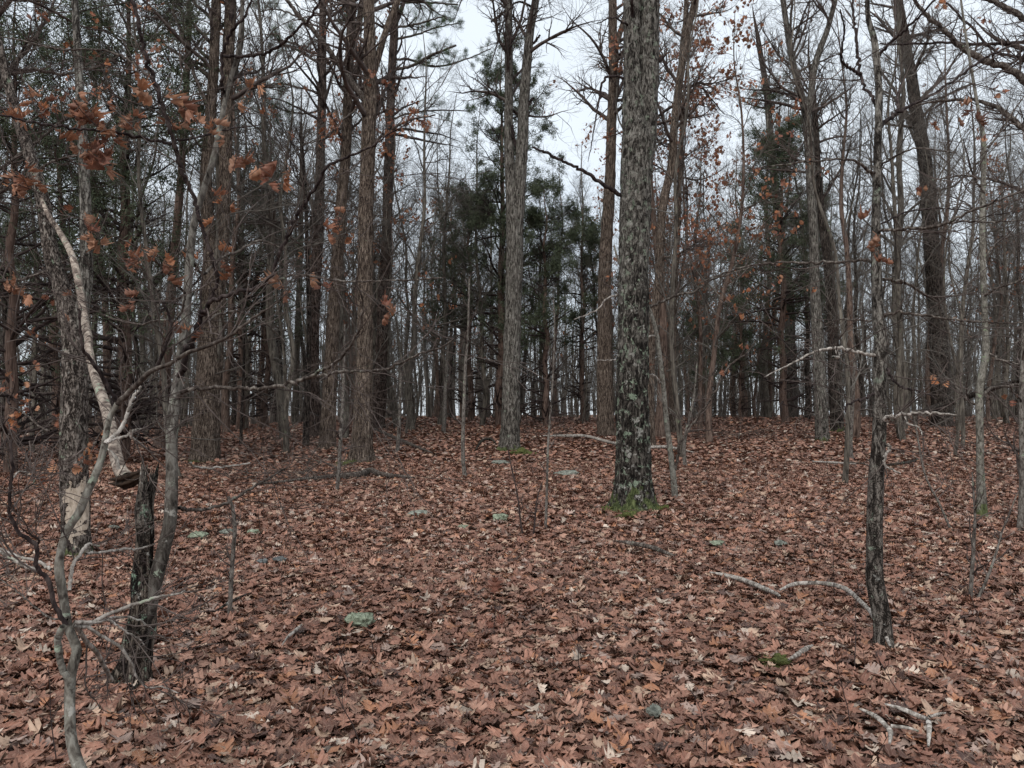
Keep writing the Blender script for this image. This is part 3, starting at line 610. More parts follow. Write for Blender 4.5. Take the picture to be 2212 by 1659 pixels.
    # ---- near saplings and snags
    tree('sapling_tree', 'slender lichened sapling with crooked dark foot, nearest tree on the right', 'tree', (1908, 1404),
         [(1908, 1408, 46), (1909, 1385, 42), (1906, 1340, 38), (1897, 1290, 38), (1890, 1250, 36), (1889, 1190, 34), (1890, 1106, 33), (1893, 1020, 31), (1898, 960, 28), (1900, 880, 27), (1901, 800, 26), (1903, 740, 27), (1898, 690, 25), (1896, 640, 23), (1893, 560, 21), (1892, 480, 19), (1894, 400, 18), (1896, 320, 17), (1898, 250, 16), (1898, 190, 15), (1893, 120, 15), (1887, 80, 13), (1876, 40, 11), (1874, -10, 10), (1880, -80, 8)],
         4.6, 'sapling_foot',
         [([(1896, 290, 8), (1903, 272, 8), (1914, 259, 8), (1930, 250, 7), (1945, 242, 7), (1980, 222, 6), (2026, 197, 5), (2070, 165, 5), (2120, 130, 5), (2170, 105, 4), (2230, 80, 4)], .5, 'limb_dark'),
          ([(1940, 243, 5), (1938, 215, 4), (1945, 190, 4), (1955, 165, 3)], .3, 'limb_dark'),
          ([(1900, 120, 6), (1925, 92, 6), (1954, 65, 5), (1990, 32, 4), (2024, -6, 4)], -.4, 'limb_dark'),
          ([(1901, 240, 7), (1890, 218, 7), (1868, 186, 6), (1855, 150, 6), (1852, 110, 6), (1848, 70, 5), (1842, 20, 5), (1841, -20, 4)], .3, 'limb_dark'),
          ([(1860, 160, 6), (1835, 145, 6), (1818, 133, 5), (1820, 100, 4), (1824, 60, 4), (1815, 20, 3)], -.3, 'limb_dark'),
          ([(1892, 374, 6), (1870, 366, 6), (1846, 347, 5), (1800, 344, 4), (1759, 348, 4), (1700, 355, 3), (1640, 362, 2)], -.6, 'limb'),
          ([(1900, 500, 6), (1906, 497, 6), (1960, 494, 6), (2026, 487, 6), (2060, 475, 5), (2092, 458, 5), (2150, 435, 4), (2225, 408, 4)], -.4, 'limb'),
          ([(2040, 484, 4), (2090, 478, 4), (2140, 480, 3), (2225, 474, 2)], -.6, 'limb'),
          ([(1900, 485, 4), (1930, 470, 4), (1970, 455, 3), (2040, 450, 3), (2100, 455, 2)], .4, 'limb_dark'),
          ([(1890, 563, 6), (1876, 560, 6), (1840, 564, 5), (1800, 566, 5), (1760, 568, 5), (1709, 567, 4), (1659, 569, 4), (1610, 576, 3), (1560, 592, 3), (1500, 615, 2)], .8, 'limb'),
          ([(1892, 768, 7), (1870, 764, 6), (1840, 758, 6), (1809, 752, 6), (1775, 756, 5), (1735, 772, 4), (1690, 795, 3), (1650, 815, 2)], -.4, 'limb_pale'),
          ([(1809, 753, 5), (1812, 770, 6), (1800, 772, 5)], -.4, 'limb_pale'),
          ([(1906, 690, 6), (1918, 680, 6), (1942, 675, 5), (1990, 680, 5), (2042, 688, 4), (2100, 694, 4), (2160, 697, 3), (2225, 699, 3)], -.3, 'limb'),
          ([(1903, 603, 6), (1935, 606, 6), (1960, 612, 5), (1980, 625, 5), (2010, 640, 4), (2050, 640, 3), (2110, 632, 2)], .5, 'limb'),
          ([(1908, 912, 9), (1920, 902, 8), (1959, 893, 6), (2010, 892, 5), (2040, 894, 4), (2066, 896, 2)], -.4, 'limb_pale'),
          ([(1952, 894, 4), (1960, 914, 4), (1985, 925, 3), (1993, 940, 2)], -.4, 'limb_pale'),
          ([(1906, 966, 6), (1918, 962, 6), (1922, 970, 5), (1912, 985, 5), (1912, 1008, 5), (1925, 1014, 4), (1945, 1022, 3)], -.15, 'limb_pale'),
          ([(1911, 790, 6), (1918, 800, 6), (1928, 820, 5), (1946, 836, 4), (1960, 840, 4), (2000, 850, 3), (2025, 862, 2)], -.2, 'limb_dark'),
          ([(1890, 850, 5), (1865, 860, 5), (1832, 873, 4), (1826, 890, 3)], -.2, 'limb_dark'),
          ([(1893, 694, 4), (1860, 692, 4), (1820, 690, 3), (1780, 700, 2)], .3, 'limb'), ([(1900, 360, 4), (1930, 340, 4), (1980, 320, 3), (2060, 330, 2)], -.5, 'limb')],
         sides=40, step=.025, rough=.07, hfine=.06, seed=20, spec=None, limb_spec=((9, .15, 1, .7, .8, 10, .12, .015, .42), (6, .2, 1, .7, .32, 7, .15, .01, .6)), lean=0,
         bunches=[(1868, 500, 3, .15), (1860, 520, 2, .14), (1888, 585, 4, .14), (2085, 245, 4, .11), (2118, 268, 4, .11), (2025, 265, 2, .09)])
    tree('sapling_tree', 'slim grey-green sapling with mossy foot near the right edge', 'tree', (2122, 1120),
         [(2122, 1124, 26), (2121, 1100, 21), (2118, 1020, 16), (2117, 950, 15), (2115, 860, 15), (2120, 815, 15), (2129, 770, 16), (2128, 700, 13), (2124, 600, 13), (2122, 500, 12), (2123, 420, 11), (2126, 340, 10), (2122, 285, 9), (2112, 230, 7)],
         6.5, 'sapling_moss', [([(2120, 850, 7), (2150, 838, 6), (2212, 828, 5)], .3), ([(2116, 880, 6), (2090, 862, 5), (2068, 838, 4), (2060, 820, 3)], .3), ([(2124, 640, 5), (2160, 620, 4), (2225, 600, 3)], -.6), ([(2120, 330, 5), (2150, 300, 4), (2190, 240, 3), (2225, 190, 2)], .6), ([(2126, 420, 4), (2100, 370, 3), (2080, 300, 2)], -.4), ([(2130, 762, 5), (2170, 780, 4), (2225, 790, 3)], -.4), ([(2124, 560, 4), (2160, 520, 3), (2225, 500, 2)], .5), ([(2125, 480, 3), (2090, 440, 3), (2040, 420, 2)], .5)],
         sides=20, step=.05, seed=21, spec=None, limb_spec=((11, .15, 1, .8, 1.0, 9, .13, .02, .5), (7, .2, 1, .7, .4, 6, .16, .02, .6)), leaves=(24, .13, T_OAK))
    tree('sapling_tree', 'thin crooked lichened sapling close beside the thickest dark oak', 'tree', (1457, 1082),
         [(1458, 1084, 15), (1457, 1060, 13), (1450, 990, 12), (1440, 913, 11), (1433, 836, 10), (1423, 753, 9), (1416, 713, 9), (1399, 660, 7), (1373, 640, 6), (1355, 605, 6), (1338, 570, 5), (1326, 530, 4)],
         0, 'sapling_pale', [([(1460, 1014, 6), (1466, 975, 6), (1474, 948, 5), (1499, 913, 5), (1530, 870, 4), (1573, 793, 4), (1610, 765, 3), (1633, 738, 2)], -.6, 'limb'),
          ([(1404, 665, 5), (1453, 640, 5), (1500, 630, 5), (1539, 604, 4), (1600, 585, 3), (1660, 566, 2)], -.4, 'limb'), ([(1425, 828, 5), (1415, 812, 4), (1400, 808, 3)], -.2, 'limb_pale'),
          ([(1416, 726, 4), (1380, 728, 4), (1355, 752, 3), (1330, 776, 3), (1290, 778, 2)], -.6, 'limb_pale'), ([(1399, 655, 5), (1370, 648, 5), (1320, 640, 4), (1285, 672, 3), (1240, 690, 2)], -.5, 'limb_pale'), ([(1436, 870, 4), (1452, 900, 4), (1460, 930, 3)], .1, 'limb')],
         sides=20, step=.04, seed=22, spec=None, d=None, limb_spec=((6, .2, 1, .8, .5, 6, .22, .03, .5), (4, .2, 1, .7, .22, 5, .25, .02, .6)), leaves=(26, .11, T_OAK))
    tree('sapling_tree', 'pale mottled sapling growing from the foot of the broken stump, dark whippy limbs above', 'tree', (300, 1478),
         [(300, 1482, 34), (303, 1440, 34), (312, 1370, 34), (325, 1300, 32), (340, 1240, 31), (355, 1180, 29), (368, 1120, 27), (371, 1040, 25), (371, 950, 24), (376, 880, 23), (385, 820, 22), (392, 760, 20), (400, 700, 18), (405, 640, 18), (410, 560, 17), (418, 490, 16), (433, 430, 15), (450, 380, 14), (462, 340, 13), (474, 280, 12), (486, 220, 11), (500, 165, 10), (513, 120, 9), (521, 50, 8), (526, -20, 7), (530, -100, 5)],
         4.9, 'sapling',
         [([(388, 818, 12), (398, 786, 12), (406, 755, 11), (418, 735, 10), (434, 683, 10), (452, 657, 9), (480, 640, 8), (553, 621, 7), (580, 603, 7), (603, 550, 7), (630, 495, 7), (653, 448, 7), (685, 400, 6), (706, 363, 6), (753, 337, 5), (800, 318, 4), (840, 290, 3), (900, 255, 2)], -.9, 'limb_dark'),
          ([(454, 655, 7), (470, 600, 7), (463, 570, 7), (440, 500, 7), (418, 430, 8), (400, 385, 9), (385, 345, 9), (373, 300, 9), (353, 233, 9), (327, 160, 9), (312, 110, 8), (300, 60, 8), (283, -10, 8)], -.5, 'limb_dark'),
          ([(372, 312, 6), (340, 305, 6), (267, 290, 6), (220, 283, 5), (167, 278, 5), (120, 272, 5), (67, 264, 5), (30, 255, 4), (-20, 245, 4)], -.8, 'limb_dark'),
          ([(327, 168, 5), (300, 145, 5), (267, 123, 5), (230, 110, 4), (200, 107, 4), (133, 108, 4), (83, 97, 3), (40, 86, 3), (-20, 76, 2)], .5, 'limb'),
          ([(375, 304, 5), (420, 298, 4), (450, 290, 4), (500, 278, 3), (560, 270, 2)], .4, 'limb_dark'),
          ([(484, 212, 6), (480, 180, 7), (480, 127, 6), (488, 95, 6), (500, 68, 6), (530, 33, 5), (545, -10, 4)], -.2, 'limb_dark'),
          ([(482, 121, 6), (553, 119, 6), (585, 110, 6), (613, 93, 6), (640, 65, 5), (670, 37, 5), (696, -6, 4)], -.5, 'limb_dark'),
          ([(386, 856, 9), (395, 848, 9), (417, 840, 8), (480, 838, 7), (553, 839, 7), (610, 832, 7), (663, 816, 7), (695, 800, 6), (726, 782, 6), (752, 755, 6), (770, 723, 5), (782, 680, 5), (783, 650, 4), (770, 610, 3)], -.9, 'limb'),
          ([(668, 816, 6), (726, 804, 6), (790, 802, 5), (836, 796, 5), (873, 780, 4), (910, 762, 4), (953, 750, 3), (1006, 716, 2)], -1.3, 'limb'),
          ([(386, 1098, 7), (400, 1098, 7), (440, 1102, 6), (500, 1080, 6), (560, 1045, 5), (620, 1010, 3)], .6, 'limb'),
          ([(410, 560, 6), (440, 590, 6), (475, 560, 6), (510, 545, 5), (560, 520, 4), (620, 540, 2)], .6, 'limb'),
          ([(553, 622, 5), (610, 600, 5), (670, 595, 4), (740, 608, 4), (830, 606, 3), (900, 604, 3), (960, 600, 2)], .6, 'limb'),
          ([(408, 1000, 4), (430, 1010, 4), (470, 1010, 4), (540, 1000, 3)], .4, 'limb_pale'),
          ([(405, 740, 5), (440, 700, 5), (500, 672, 4), (560, 690, 3), (620, 740, 2)], .5, 'limb'),
          ([(403, 640, 5), (370, 600, 5), (330, 560, 4), (270, 520, 3), (200, 500, 2)], -.5, 'limb'), ([(400, 700, 5), (350, 690, 4), (290, 700, 4), (220, 680, 3)], .6, 'limb')],
         sides=36, step=.025, rough=.06, hfine=.05, seed=23, spec=None, d=None, limb_spec=((8, .12, 1, .8, .9, 11, .13, .0, .32), (6, .15, 1, .8, .36, 7, .15, .0, .5)), leaves=(36, .11, T_CURL), leafbox=lambda t: (t[:, 2] > 1.9) & (t[:, 0] < .9), bunches=[(180, 240, 14, .14), (172, 265, 8, .13), (185, 335, 16, .15), (215, 345, 8, .12), (45, 385, 8, .12), (60, 400, 6, .12), (212, 512, 9, .13), (275, 572, 8, .12), (368, 577, 8, .12), (30, 622, 9, .12), (288, 650, 6, .11), (485, 345, 5, .15), (450, 285, 7, .12), (394, 262, 6, .14), (255, 275, 8, .12), (285, 265, 6, .12), (400, 245, 6, .11), (730, 497, 9, .12), (625, 375, 3, .11), (617, 622, 4, .14), (415, 707, 4, .13), (828, 672, 4, .13), (140, 655, 3, .11), (225, 290, 5, .11), (100, 240, 7, .12), (30, 235, 6, .12)])
build_heroes()

# ---- broken stump, the dead stem that hangs on it, the nearest bare saplings
def snags():
    d = ghit(290, 1478); b = at(290, 1480, d); b[2] = float(ground_z(b[0], b[1]))
    root = empty('broken_stump', b, 'broken dark snag with jagged top and lichen, beside the pale mottled sapling', 'tree stump')
    P, R = poly3([(285, 1488, 92), (286, 1465, 76), (292, 1430, 62), (301, 1385, 54), (309, 1335, 50), (312, 1280, 48), (309, 1225, 41), (313, 1160, 39), (312, 1100, 37), (319, 1045, 33)], d, b)
    P = [P[0]-np.array([0, 0, .12])]+P; R = [R[0]]+R
    trunk_mesh('trunk', P, R, M['snag'], root, 60, .02, .13, 5, jag=.26, seed=3.3, hfine=.20)
    d2 = ghit(168, 1200); b2 = at(283, 1033, d+.5); 
    root = empty('hung_dead_stem', b2, 'dead pale stem with peeling bark hanging from the left tree onto the broken stump', 'dead trunk')
    tr = [(303, 1022, 12, 0), (292, 1030, 20, 0), (276, 1032, 26, .03), (262, 1020, 28, .1), (254, 1000, 27, .2), (247, 970, 25, .35), (240, 930, 24, .5), (230, 885, 22, .7), (218, 850, 20, .9), (207, 820, 18, 1.1), (199, 790, 17, 1.25), (192, 755, 17, 1.4), (192, 735, 17, 1.5), (184, 700, 16, 1.7), (178, 660, 16, 1.9), (168, 600, 15, 2.1), (153, 545, 14, 2.3), (128, 500, 12, 2.5), (105, 465, 10, 2.6), (90, 430, 8, 2.7)]
    d0 = d+.25; sc = (d2-.1-d0)/2.7
    PP = [at(x, y, d0+e*sc)-b2 for x, y, ww, e in tr]; RR = [.5*ww*(d0+e*sc)/F for x, y, ww, e in tr]
    trunk_mesh('trunk', PP[2:], RR[2:], M['hung'], root, 28, .04, .10, 0, seed=5, hfine=.08)
    RT = [(322, 1016, 8, 0), (312, 1020, 15, -.02), (296, 1028, 24, 0), (280, 1036, 28, .01), (264, 1040, 27, .05), (252, 1040, 16, .08)]
    trunk_mesh('rotten_end', [at(x, y, d0+e)-b2 for x, y, ww, e in RT], [.5*ww*d0/F for x, y, ww, e in RT], M['rot'], root, 40, .016, .33, 0, jag=.09, seed=6, hfine=.3)
    sp = [at(x, y, d0)-b2 for x, y in ((256, 1014), (251, 990), (240, 975), (226, 966))]
    Tubes().add(np.array(sp), np.array([.012, .012, .007, .002]), 5).build('splinter', M['limb_pale'], root)
    # nearest sapling, foot just below the frame
    d = 2.95; b = at(176, 1665, d); b[2] = float(ground_z(b[0], b[1]))
    root = empty('bare_sapling', b, 'nearest crooked pale sapling forking twice, bottom left corner', 'sapling')
    tr = [(180, 1690, 26), (168, 1650, 24), (155, 1600, 22), (151, 1540, 21), (152, 1470, 21), (160, 1430, 20), (166, 1404, 19), (156, 1375, 18), (146, 1350, 18), (140, 1310, 18), (134, 1270, 18), (128, 1230, 19), (130, 1200, 16), (140, 1160, 16), (155, 1130, 16), (172, 1105, 17), (188, 1065, 16), (202, 1035, 16), (216, 1000, 15), (225, 965, 14), (228, 945, 13), (236, 905, 12), (248, 882, 12), (256, 868, 12)]
    P, R = poly3(tr, d, b, lean=.1); trunk_mesh('trunk', [P[0]-np.array([0, 0, .25])]+P, [R[0]]+R, M['sapling_pale'], root, 26, .015, .05, 0, seed=9, hfine=.03)
    lb = [([(257, 872, 10), (240, 846, 8), (222, 815, 8), (207, 793, 8), (190, 768, 6), (180, 756, 6), (174, 720, 5), (171, 668, 4)], -.2, 'limb_dark'),
          ([(255, 872, 12), (272, 855, 11), (290, 836, 10), (312, 815, 10), (333, 798, 9), (365, 787, 8), (400, 765, 8), (435, 752, 7), (467, 740, 7), (490, 728, 6), (510, 716, 6), (553, 683, 5), (600, 652, 3), (640, 610, 2)], -.25, 'limb'),
          ([(333, 800, 8), (345, 780, 7), (355, 755, 7), (365, 725, 6), (370, 703, 6), (364, 680, 5), (354, 656, 4)], -.1, 'limb_dark'),
          ([(370, 700, 5), (385, 685, 4), (395, 665, 4), (400, 640, 3)], -.1, 'limb'),
          ([(228, 958, 9), (245, 942, 8), (262, 925, 8), (272, 905, 7), (278, 885, 7), (288, 858, 6), (305, 835, 5)], .15, 'limb_pale'),
          ([(232, 956, 6), (250, 948, 6), (272, 942, 5), (290, 930, 5), (308, 926, 3)], .1, 'limb_pale'), ([(282, 930, 5), (285, 945, 5), (298, 955, 5), (316, 969, 4)], .1, 'limb_pale'),
          ([(275, 890, 4), (290, 872, 4), (310, 860, 3), (352, 858, 2)], .1, 'limb'),
          ([(158, 1350, 9), (172, 1353, 9), (192, 1350, 8), (213, 1338, 8), (245, 1322, 7), (277, 1310, 7), (310, 1300, 6), (340, 1290, 5), (385, 1283, 4), (400, 1276, 2)], .2, 'limb_pale'),
          ([(160, 1344, 8), (200, 1344, 7), (235, 1337, 6), (250, 1333, 5), (290, 1336, 4), (320, 1352, 4), (340, 1370, 3), (365, 1385, 2)], .35, 'limb_pale'),
          ([(232, 1338, 5), (255, 1352, 4), (280, 1370, 4), (300, 1380, 3), (313, 1396, 2)], .1, 'limb_pale'),
          ([(190, 1354, 7), (215, 1372, 6), (235, 1382, 6), (252, 1392, 6), (270, 1410, 6), (284, 1433, 5), (292, 1455, 5), (305, 1474, 4), (320, 1486, 3), (350, 1484, 3), (387, 1497, 2)], .2, 'limb_pale'),
          ([(163, 1352, 9), (180, 1375, 9), (195, 1396, 9), (210, 1410, 8), (220, 1430, 8), (232, 1452, 8), (240, 1470, 9)], .4, 'limb_pale'),
          ([(145, 1462, 14), (133, 1440, 14), (128, 1410, 13), (124, 1385, 13), (130, 1366, 14), (136, 1353, 14)], -.05, 'sapling_pale'),
          ([(150, 1275, 7), (153, 1240, 7), (160, 1215, 7), (172, 1200, 7), (185, 1180, 7), (195, 1175, 5), (215, 1180, 3)], .1, 'limb_pale'),
          ([(186, 1196, 5), (205, 1194, 5), (240, 1190, 5), (270, 1186, 5), (300, 1186, 4), (335, 1175, 3)], .3, 'limb_pale'),
          ([(143, 1350, 9), (128, 1325, 9), (114, 1300, 9), (110, 1270, 9), (100, 1248, 9), (85, 1235, 8), (78, 1215, 8), (80, 1180, 8), (62, 1165, 8), (43, 1152, 7), (30, 1130, 7), (20, 1103, 6), (22, 1050, 6), (27, 1010, 6), (22, 950, 5)], -.25, 'limb_dark'),
          ([(82, 1232, 7), (60, 1225, 7), (30, 1210, 7), (0, 1192, 6), (-30, 1185, 5)], .1, 'limb_pale'), ([(110, 1230, 6), (80, 1212, 6), (40, 1202, 5), (10, 1190, 5), (-30, 1170, 4)], .2, 'limb_pale'),
          ([(25, 1070, 5), (50, 1060, 4), (70, 1045, 3), (80, 1030, 2)], -.1, 'limb'), ([(24, 1040, 4), (40, 1020, 3), (66, 1022, 2)], .1, 'limb_pale'), ([(80, 1180, 4), (84, 1165, 4), (60, 1152, 3), (45, 1140, 2)], -.1, 'limb_dark'),
          ([(146, 1338, 4), (110, 1335, 4), (80, 1315, 3), (40, 1280, 3), (0, 1250, 2)], .5, 'limb')]
    LB = []
    for i, (l, dd, mt) in enumerate(lb):
        LP, LR = limb3(l, d+(.12 if l[0][1] < 1000 else 0), b, dd); q = resample(LP, 40, LR); q[0][1:-1] += RNG.normal(size=(38, 3))*.0012
        bo = Tubes().add(q[0], q[1], 10).build('branch', M[mt], root)
        if i not in (13,):
            A, B, Ls = clean([(LP, LR)]); tb = Tubes(); twigs(A, B, None, np.random.default_rng(77+i), [(6, .25, 1, .75, .38, 9, .13, .02, .45), (4, .2, 1, .7, .16, 6, .16, .01, .6)], tb); tb.build('twigs', M['twig'], bo)
snags()

#REST#
# ------------------------------------------------------------------ red cedars with shaggy dark crowns
def cedar(label, px, py, H, R, start, seed, dens=1.0, group='red cedars among the bare trees', d=None, dead=1.0):
    rng = np.random.default_rng(seed)
    if d is None: d = ghit(px, py)
    b = at(px, py, d); b[2] = float(ground_z(b[0], b[1]))
    root = empty('cedar_tree', b, label, 'cedar tree', group)
    n = 12; zz = np.linspace(-.2, H, n); P = np.stack([rng.normal(size=n)*.05, rng.normal(size=n)*.05, zz], -1)
    r0 = .011*H+.02; Rr = r0*(1-.93*np.linspace(0, 1, n)**1.1)
    trunk_mesh('trunk', P, Rr, M['cedar'], root, 14, .25, .12, 0, seed=seed*.7, hfine=.1)
    q = resample(P, 40, Rr); par, rad = q[0][None], q[1][None]
    k = int(6.2*H); tb = Tubes(); fol = []
    lo = spawn(par, rad, None, int(k*.6*dead), .05, max(start/H, .12), 1.45, R*.62, 7, .13, .02, .35, rng, tip=.003, droop=.02)
    tb.add(lo[0], lo[1], 4); l2 = spawn(lo[0], lo[1], lo[2], 5, .2, 1, .8, R*.22, 4, .2, 0, .5, rng, tip=.0025); tb.add(l2[0], l2[1], 3)
    t0 = start/H
    hi = spawn(par, rad, None, k, t0, .985, 1.25, R*.85, 9, .13, .03, .4, rng, tip=.004)
    taper = 1.0
    tb.add(hi[0], hi[1], 4); h2 = spawn(hi[0], hi[1], hi[2], 9, .25, 1, .8, R*.32, 5, .2, .05, .5, rng, tip=.003); tb.add(h2[0], h2[1], 3)
    h3 = spawn(h2[0], h2[1], h2[2], 4, .2, 1, .7, R*.13, 4, .2, .05, .6, rng, tip=.002)
    tb.build('branches', M['twig_dark'], root)
    keep = fbm(h3[0][:, 0]*np.array([.9, .9, 1.6])+seed, 2) >-.2
    tips = [h3[0][keep][:, 1:].reshape(-1, 3)]
    needles(tips, rng, max(3, int(4.6*dens)), .21, .012, 'foliage', M['cedar_leaf'], root, spread=.8)
    return root
cedar('tall dark red cedar rising directly behind the pale forked oak, widest of the cedars', 1082, 922, 17.5, 3.6, 4.0, 101, 1.6, dead=.6)
cedar('slimmer cedar with bare lower twigs, left beside the widest cedar', 1014, 912, 12.5, 3.0, 4.2, 102, 1.6, dead=.5)
cedar('reddish-trunked cedar between the pale forked oak and the slim shaggy oak', 1180, 924, 11, 2.6, 4, 103, 1.5)
cedar('small cedar just left of the slim shaggy oak', 1258, 915, 11, 2.3, 3.8, 104)
cedar('big dark cedar behind the tree with the bare wood patch at left', 262, 950, 15, 3.6, 3.0, 105, 1.3, d=20)
cedar('dark cedar at the left edge of the view', 20, 955, 11, 3.6, 2.6, 106, 1.3, d=17)
cedar('cedar whose crown shows between the two-stemmed tree and the dark pine', 575, 925, 12.5, 2.6, 4, 107)
cedar('tallest cedar right of centre, its reddish trunk left of the V-forked tree', 1692, 914, 16, 3.6, 4.5, 108, 1.5, dead=.6)
cedar('cedar behind the V-forked tree with foliage showing to its right', 1745, 905, 13, 3.0, 5, 109, 1.8, dead=.5)
cedar('low bushy cedar in the distance right of the rusty-leaved oaks', 1520, 906, 7, 2.6, 1.8, 110)
cedar('small round cedar between the low bushy cedar and the tallest right cedar', 1600, 905, 8, 2.4, 2.2, 111)
cedar('cedar behind the two-stemmed tree with dark crown high at upper left', 520, 930, 16, 3.0, 6, 112)
cedar('narrow cedar right of the leftmost cedar, behind the tree with the bare patch', 120, 945, 13.5, 2.8, 5, 113, d=26)

# ------------------------------------------------------------------ bare trees of the background wood: kinds built once, then copied
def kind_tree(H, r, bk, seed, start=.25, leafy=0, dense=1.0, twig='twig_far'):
    rng = np.random.default_rng(seed); root = empty('forest_tree', (0, 0, -50))
    n = 10; zz = np.linspace(-.3, H, n); w_ = np.cumsum(rng.normal(size=(n, 2))*.14, 0); w_ -= w_[0]
    P = np.column_stack([w_, zz]); Rr = r*(1-.9*np.linspace(0, 1, n)**1.15); Rr[0] *= 1.25
    trunk_mesh('trunk', P, Rr, M[bk], root, 12, .3, .08, 0, seed=seed, hfine=.06)
    q = resample(P, 40, Rr); par, rad = q[0][None], q[1][None]; tb = Tubes(); tips = []
    twigs(par, rad, None, rng, [(int(24*dense), start, .98, .8, H*.23, 11, .15, .06, .45), (11, .15, 1, .75, H*.085, 7, .17, .04, .55), (8, .1, 1, .7, H*.036, 5, .2, .03, .65)], tb, tips)
    lw = spawn(par, rad, None, 10, .06, start+.15, 1.2, H*.11, 9, .18, .02, .3, rng, tip=.003); tb.add(lw[0], lw[1], 3); l2 = spawn(lw[0], lw[1], lw[2], 6, .2, 1, .8, H*.04, 6, .2, .02, .5, rng, tip=.002); tb.add(l2[0], l2[1], 3)
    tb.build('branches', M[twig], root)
    if leafy: clinging(root, tips, leafy, .15, rng, T_FAR, clump=5)
    return root
KINDS = [kind_tree(17, .13, 'trunk_far', 201), kind_tree(19, .17, 'trunk_far', 202, .35), kind_tree(15, .09, 'trunk_far', 203, .3, dense=.8), kind_tree(18, .15, 'trunk_far_red', 204, .4),
         kind_tree(13, .07, 'trunk_far', 205, .25, dense=.7), kind_tree(16, .12, 'dark', 206, .35), kind_tree(14, .10, 'trunk_far_red', 207, .2, leafy=650), kind_tree(11, .05, 'trunk_far', 208, .15, dense=.7)]
def copy_tree(o, parent=None):
    c = o.copy(); C.objects.link(c); c.parent = parent
    for ch in list(o.children): copy_tree(ch, c)
    return c
LAB = ['bare grey tree in the crowded background wood', 'bare grey tree in the crowded background wood', 'bare grey tree in the crowded background wood', 'bare reddish brown tree in the crowded background wood',
       'bare grey tree in the crowded background wood', 'bare dark-barked tree in the crowded background wood', 'background oak still holding rusty leaves', 'bare whip-thin young tree in the crowded background wood']
GRP = ['bare grey trees of the background wood']*3+['bare reddish trees of the background wood', 'bare grey trees of the background wood', 'dark-barked trees of the background wood', 'background oaks holding rusty leaves', 'thin young trees of the background wood']
for o, l, g in zip(KINDS, LAB, GRP): tag(o, l, 'tree', g)
used = set()
MARKS = [(150, 'left of the tree with the bare wood patch'), (440, 'between the bare-patched tree and the thick two-stemmed tree'), (680, 'between the thick two-stemmed tree and the dark pine'), (785, 'between the dark pine and the reddish brown oak'),
         (950, 'just right of the reddish brown oak and its pine'), (1100, 'just left of the pale forked oak'), (1205, 'just right of the pale forked oak'), (1310, 'just left of the slim shaggy oak'), (1460, 'behind the thickest oak and the leaning rusty-leaved oak'), (1690, 'between the rusty-leaved oaks and the tallest right cedar'),
         (1810, 'around the V-forked tree'), (1900, 'between the V-forked tree and the nearest right sapling'), (2030, 'between the nearest right sapling and the dark left-leaning trunk'), (2122, 'between the dark left-leaning trunk and the mossy-footed sapling'), (9999, 'right of the mossy-footed sapling')]
def mark(px): return next(t for m_, t in MARKS if px < m_)
SHORT = ['bare grey tree', 'bare grey tree', 'bare grey tree', 'bare reddish tree', 'bare grey tree', 'bare dark tree', 'rusty-leaved background oak', 'whip-thin bare young tree']
PLACED = {}
def place(k, x, y, s=1.0):
    o = KINDS[k] if k not in used else copy_tree(KINDS[k]); used.add(k)
    l_ = mark(CX+F*x/y); o['label'] = SHORT[k]+' '+l_; o['group'] = SHORT[k]+', background, '+l_; PLACED.setdefault(o['label'], []).append((CX+F*x/y, y, o))
    o.location = (x, y, float(ground_z(x, y))); o.rotation_euler = (RNG.normal()*.035, RNG.normal()*.035, RNG.random()*6.28); o.scale = (s, s, s)
spots = [(cx_, cy_) for cx_, cy_ in [(-6.3, 18.9), (-10, 25), (-7.4, 25), (-3.6, 18.6), (0, 22), (3.6, 29), (2, 11.8), (8.9, 21), (14, 30), (12.5, 29)]]
prng = np.random.default_rng(55); tries = 0; cnt = 0
while cnt < 262 and tries < 20000:
    tries += 1
    y = 14+48*prng.random()**.75; x = prng.uniform(-1, 1)*(.70*y+2.5)
    px = CX+F*x/y
    if y < 24 and (950 < px < 1440 or prng.random() < .3): continue
    if 1160 < px < 1345 and y < 27: continue
    if (930 < px < 1260 and y < 34) or (1575 < px < 1800 and y < 39): continue
    if any((x-a)**2+(y-b_)**2 < (1.1 if y > 30 else 2.2) for a, b_ in spots): continue
    k = int(prng.choice(8, p=[.15, .10, .16, .10, .15, .10, .09, .15]))
    if y < 26: k = int(prng.choice([2, 4, 7, 7, 7] if y > 19 else [7, 4, 7]))
    if 1400 < px < 1640 and y > 24 and prng.random() < .3: k = 6
    s = prng.uniform(.8, 1.12)
    if 1150 < px < 1400: s *= .88
    if k == 6 and px > 1640 and prng.random() < .7: k = 2
    spots.append((x, y)); place(k, x, y, s); cnt += 1
def single_out(sets):
    for lab, L in sets.items():
        L.sort(key=lambda t: t[0])
        if len(L) == 1: continue
        L[0][2]['label'] = 'leftmost '+lab; L[-1][2]['label'] = 'rightmost '+lab; mid = L[1:-1]
        if len(mid) == 1: mid[0][2]['label'] = 'middle '+lab
        elif mid:
            nr = min(L, key=lambda t: t[1])
            if nr in mid: nr[2]['label'] = 'nearest '+lab; mid.remove(nr)
            if len(mid) == 1: mid[0][2]['label'] = 'middle '+lab
            else:
                if mid[0] is L[1]: mid[0][2]['label'] = 'second from left, '+lab
                if mid[-1] is L[-2]: mid[-1][2]['label'] = 'second from right, '+lab
single_out(PLACED)
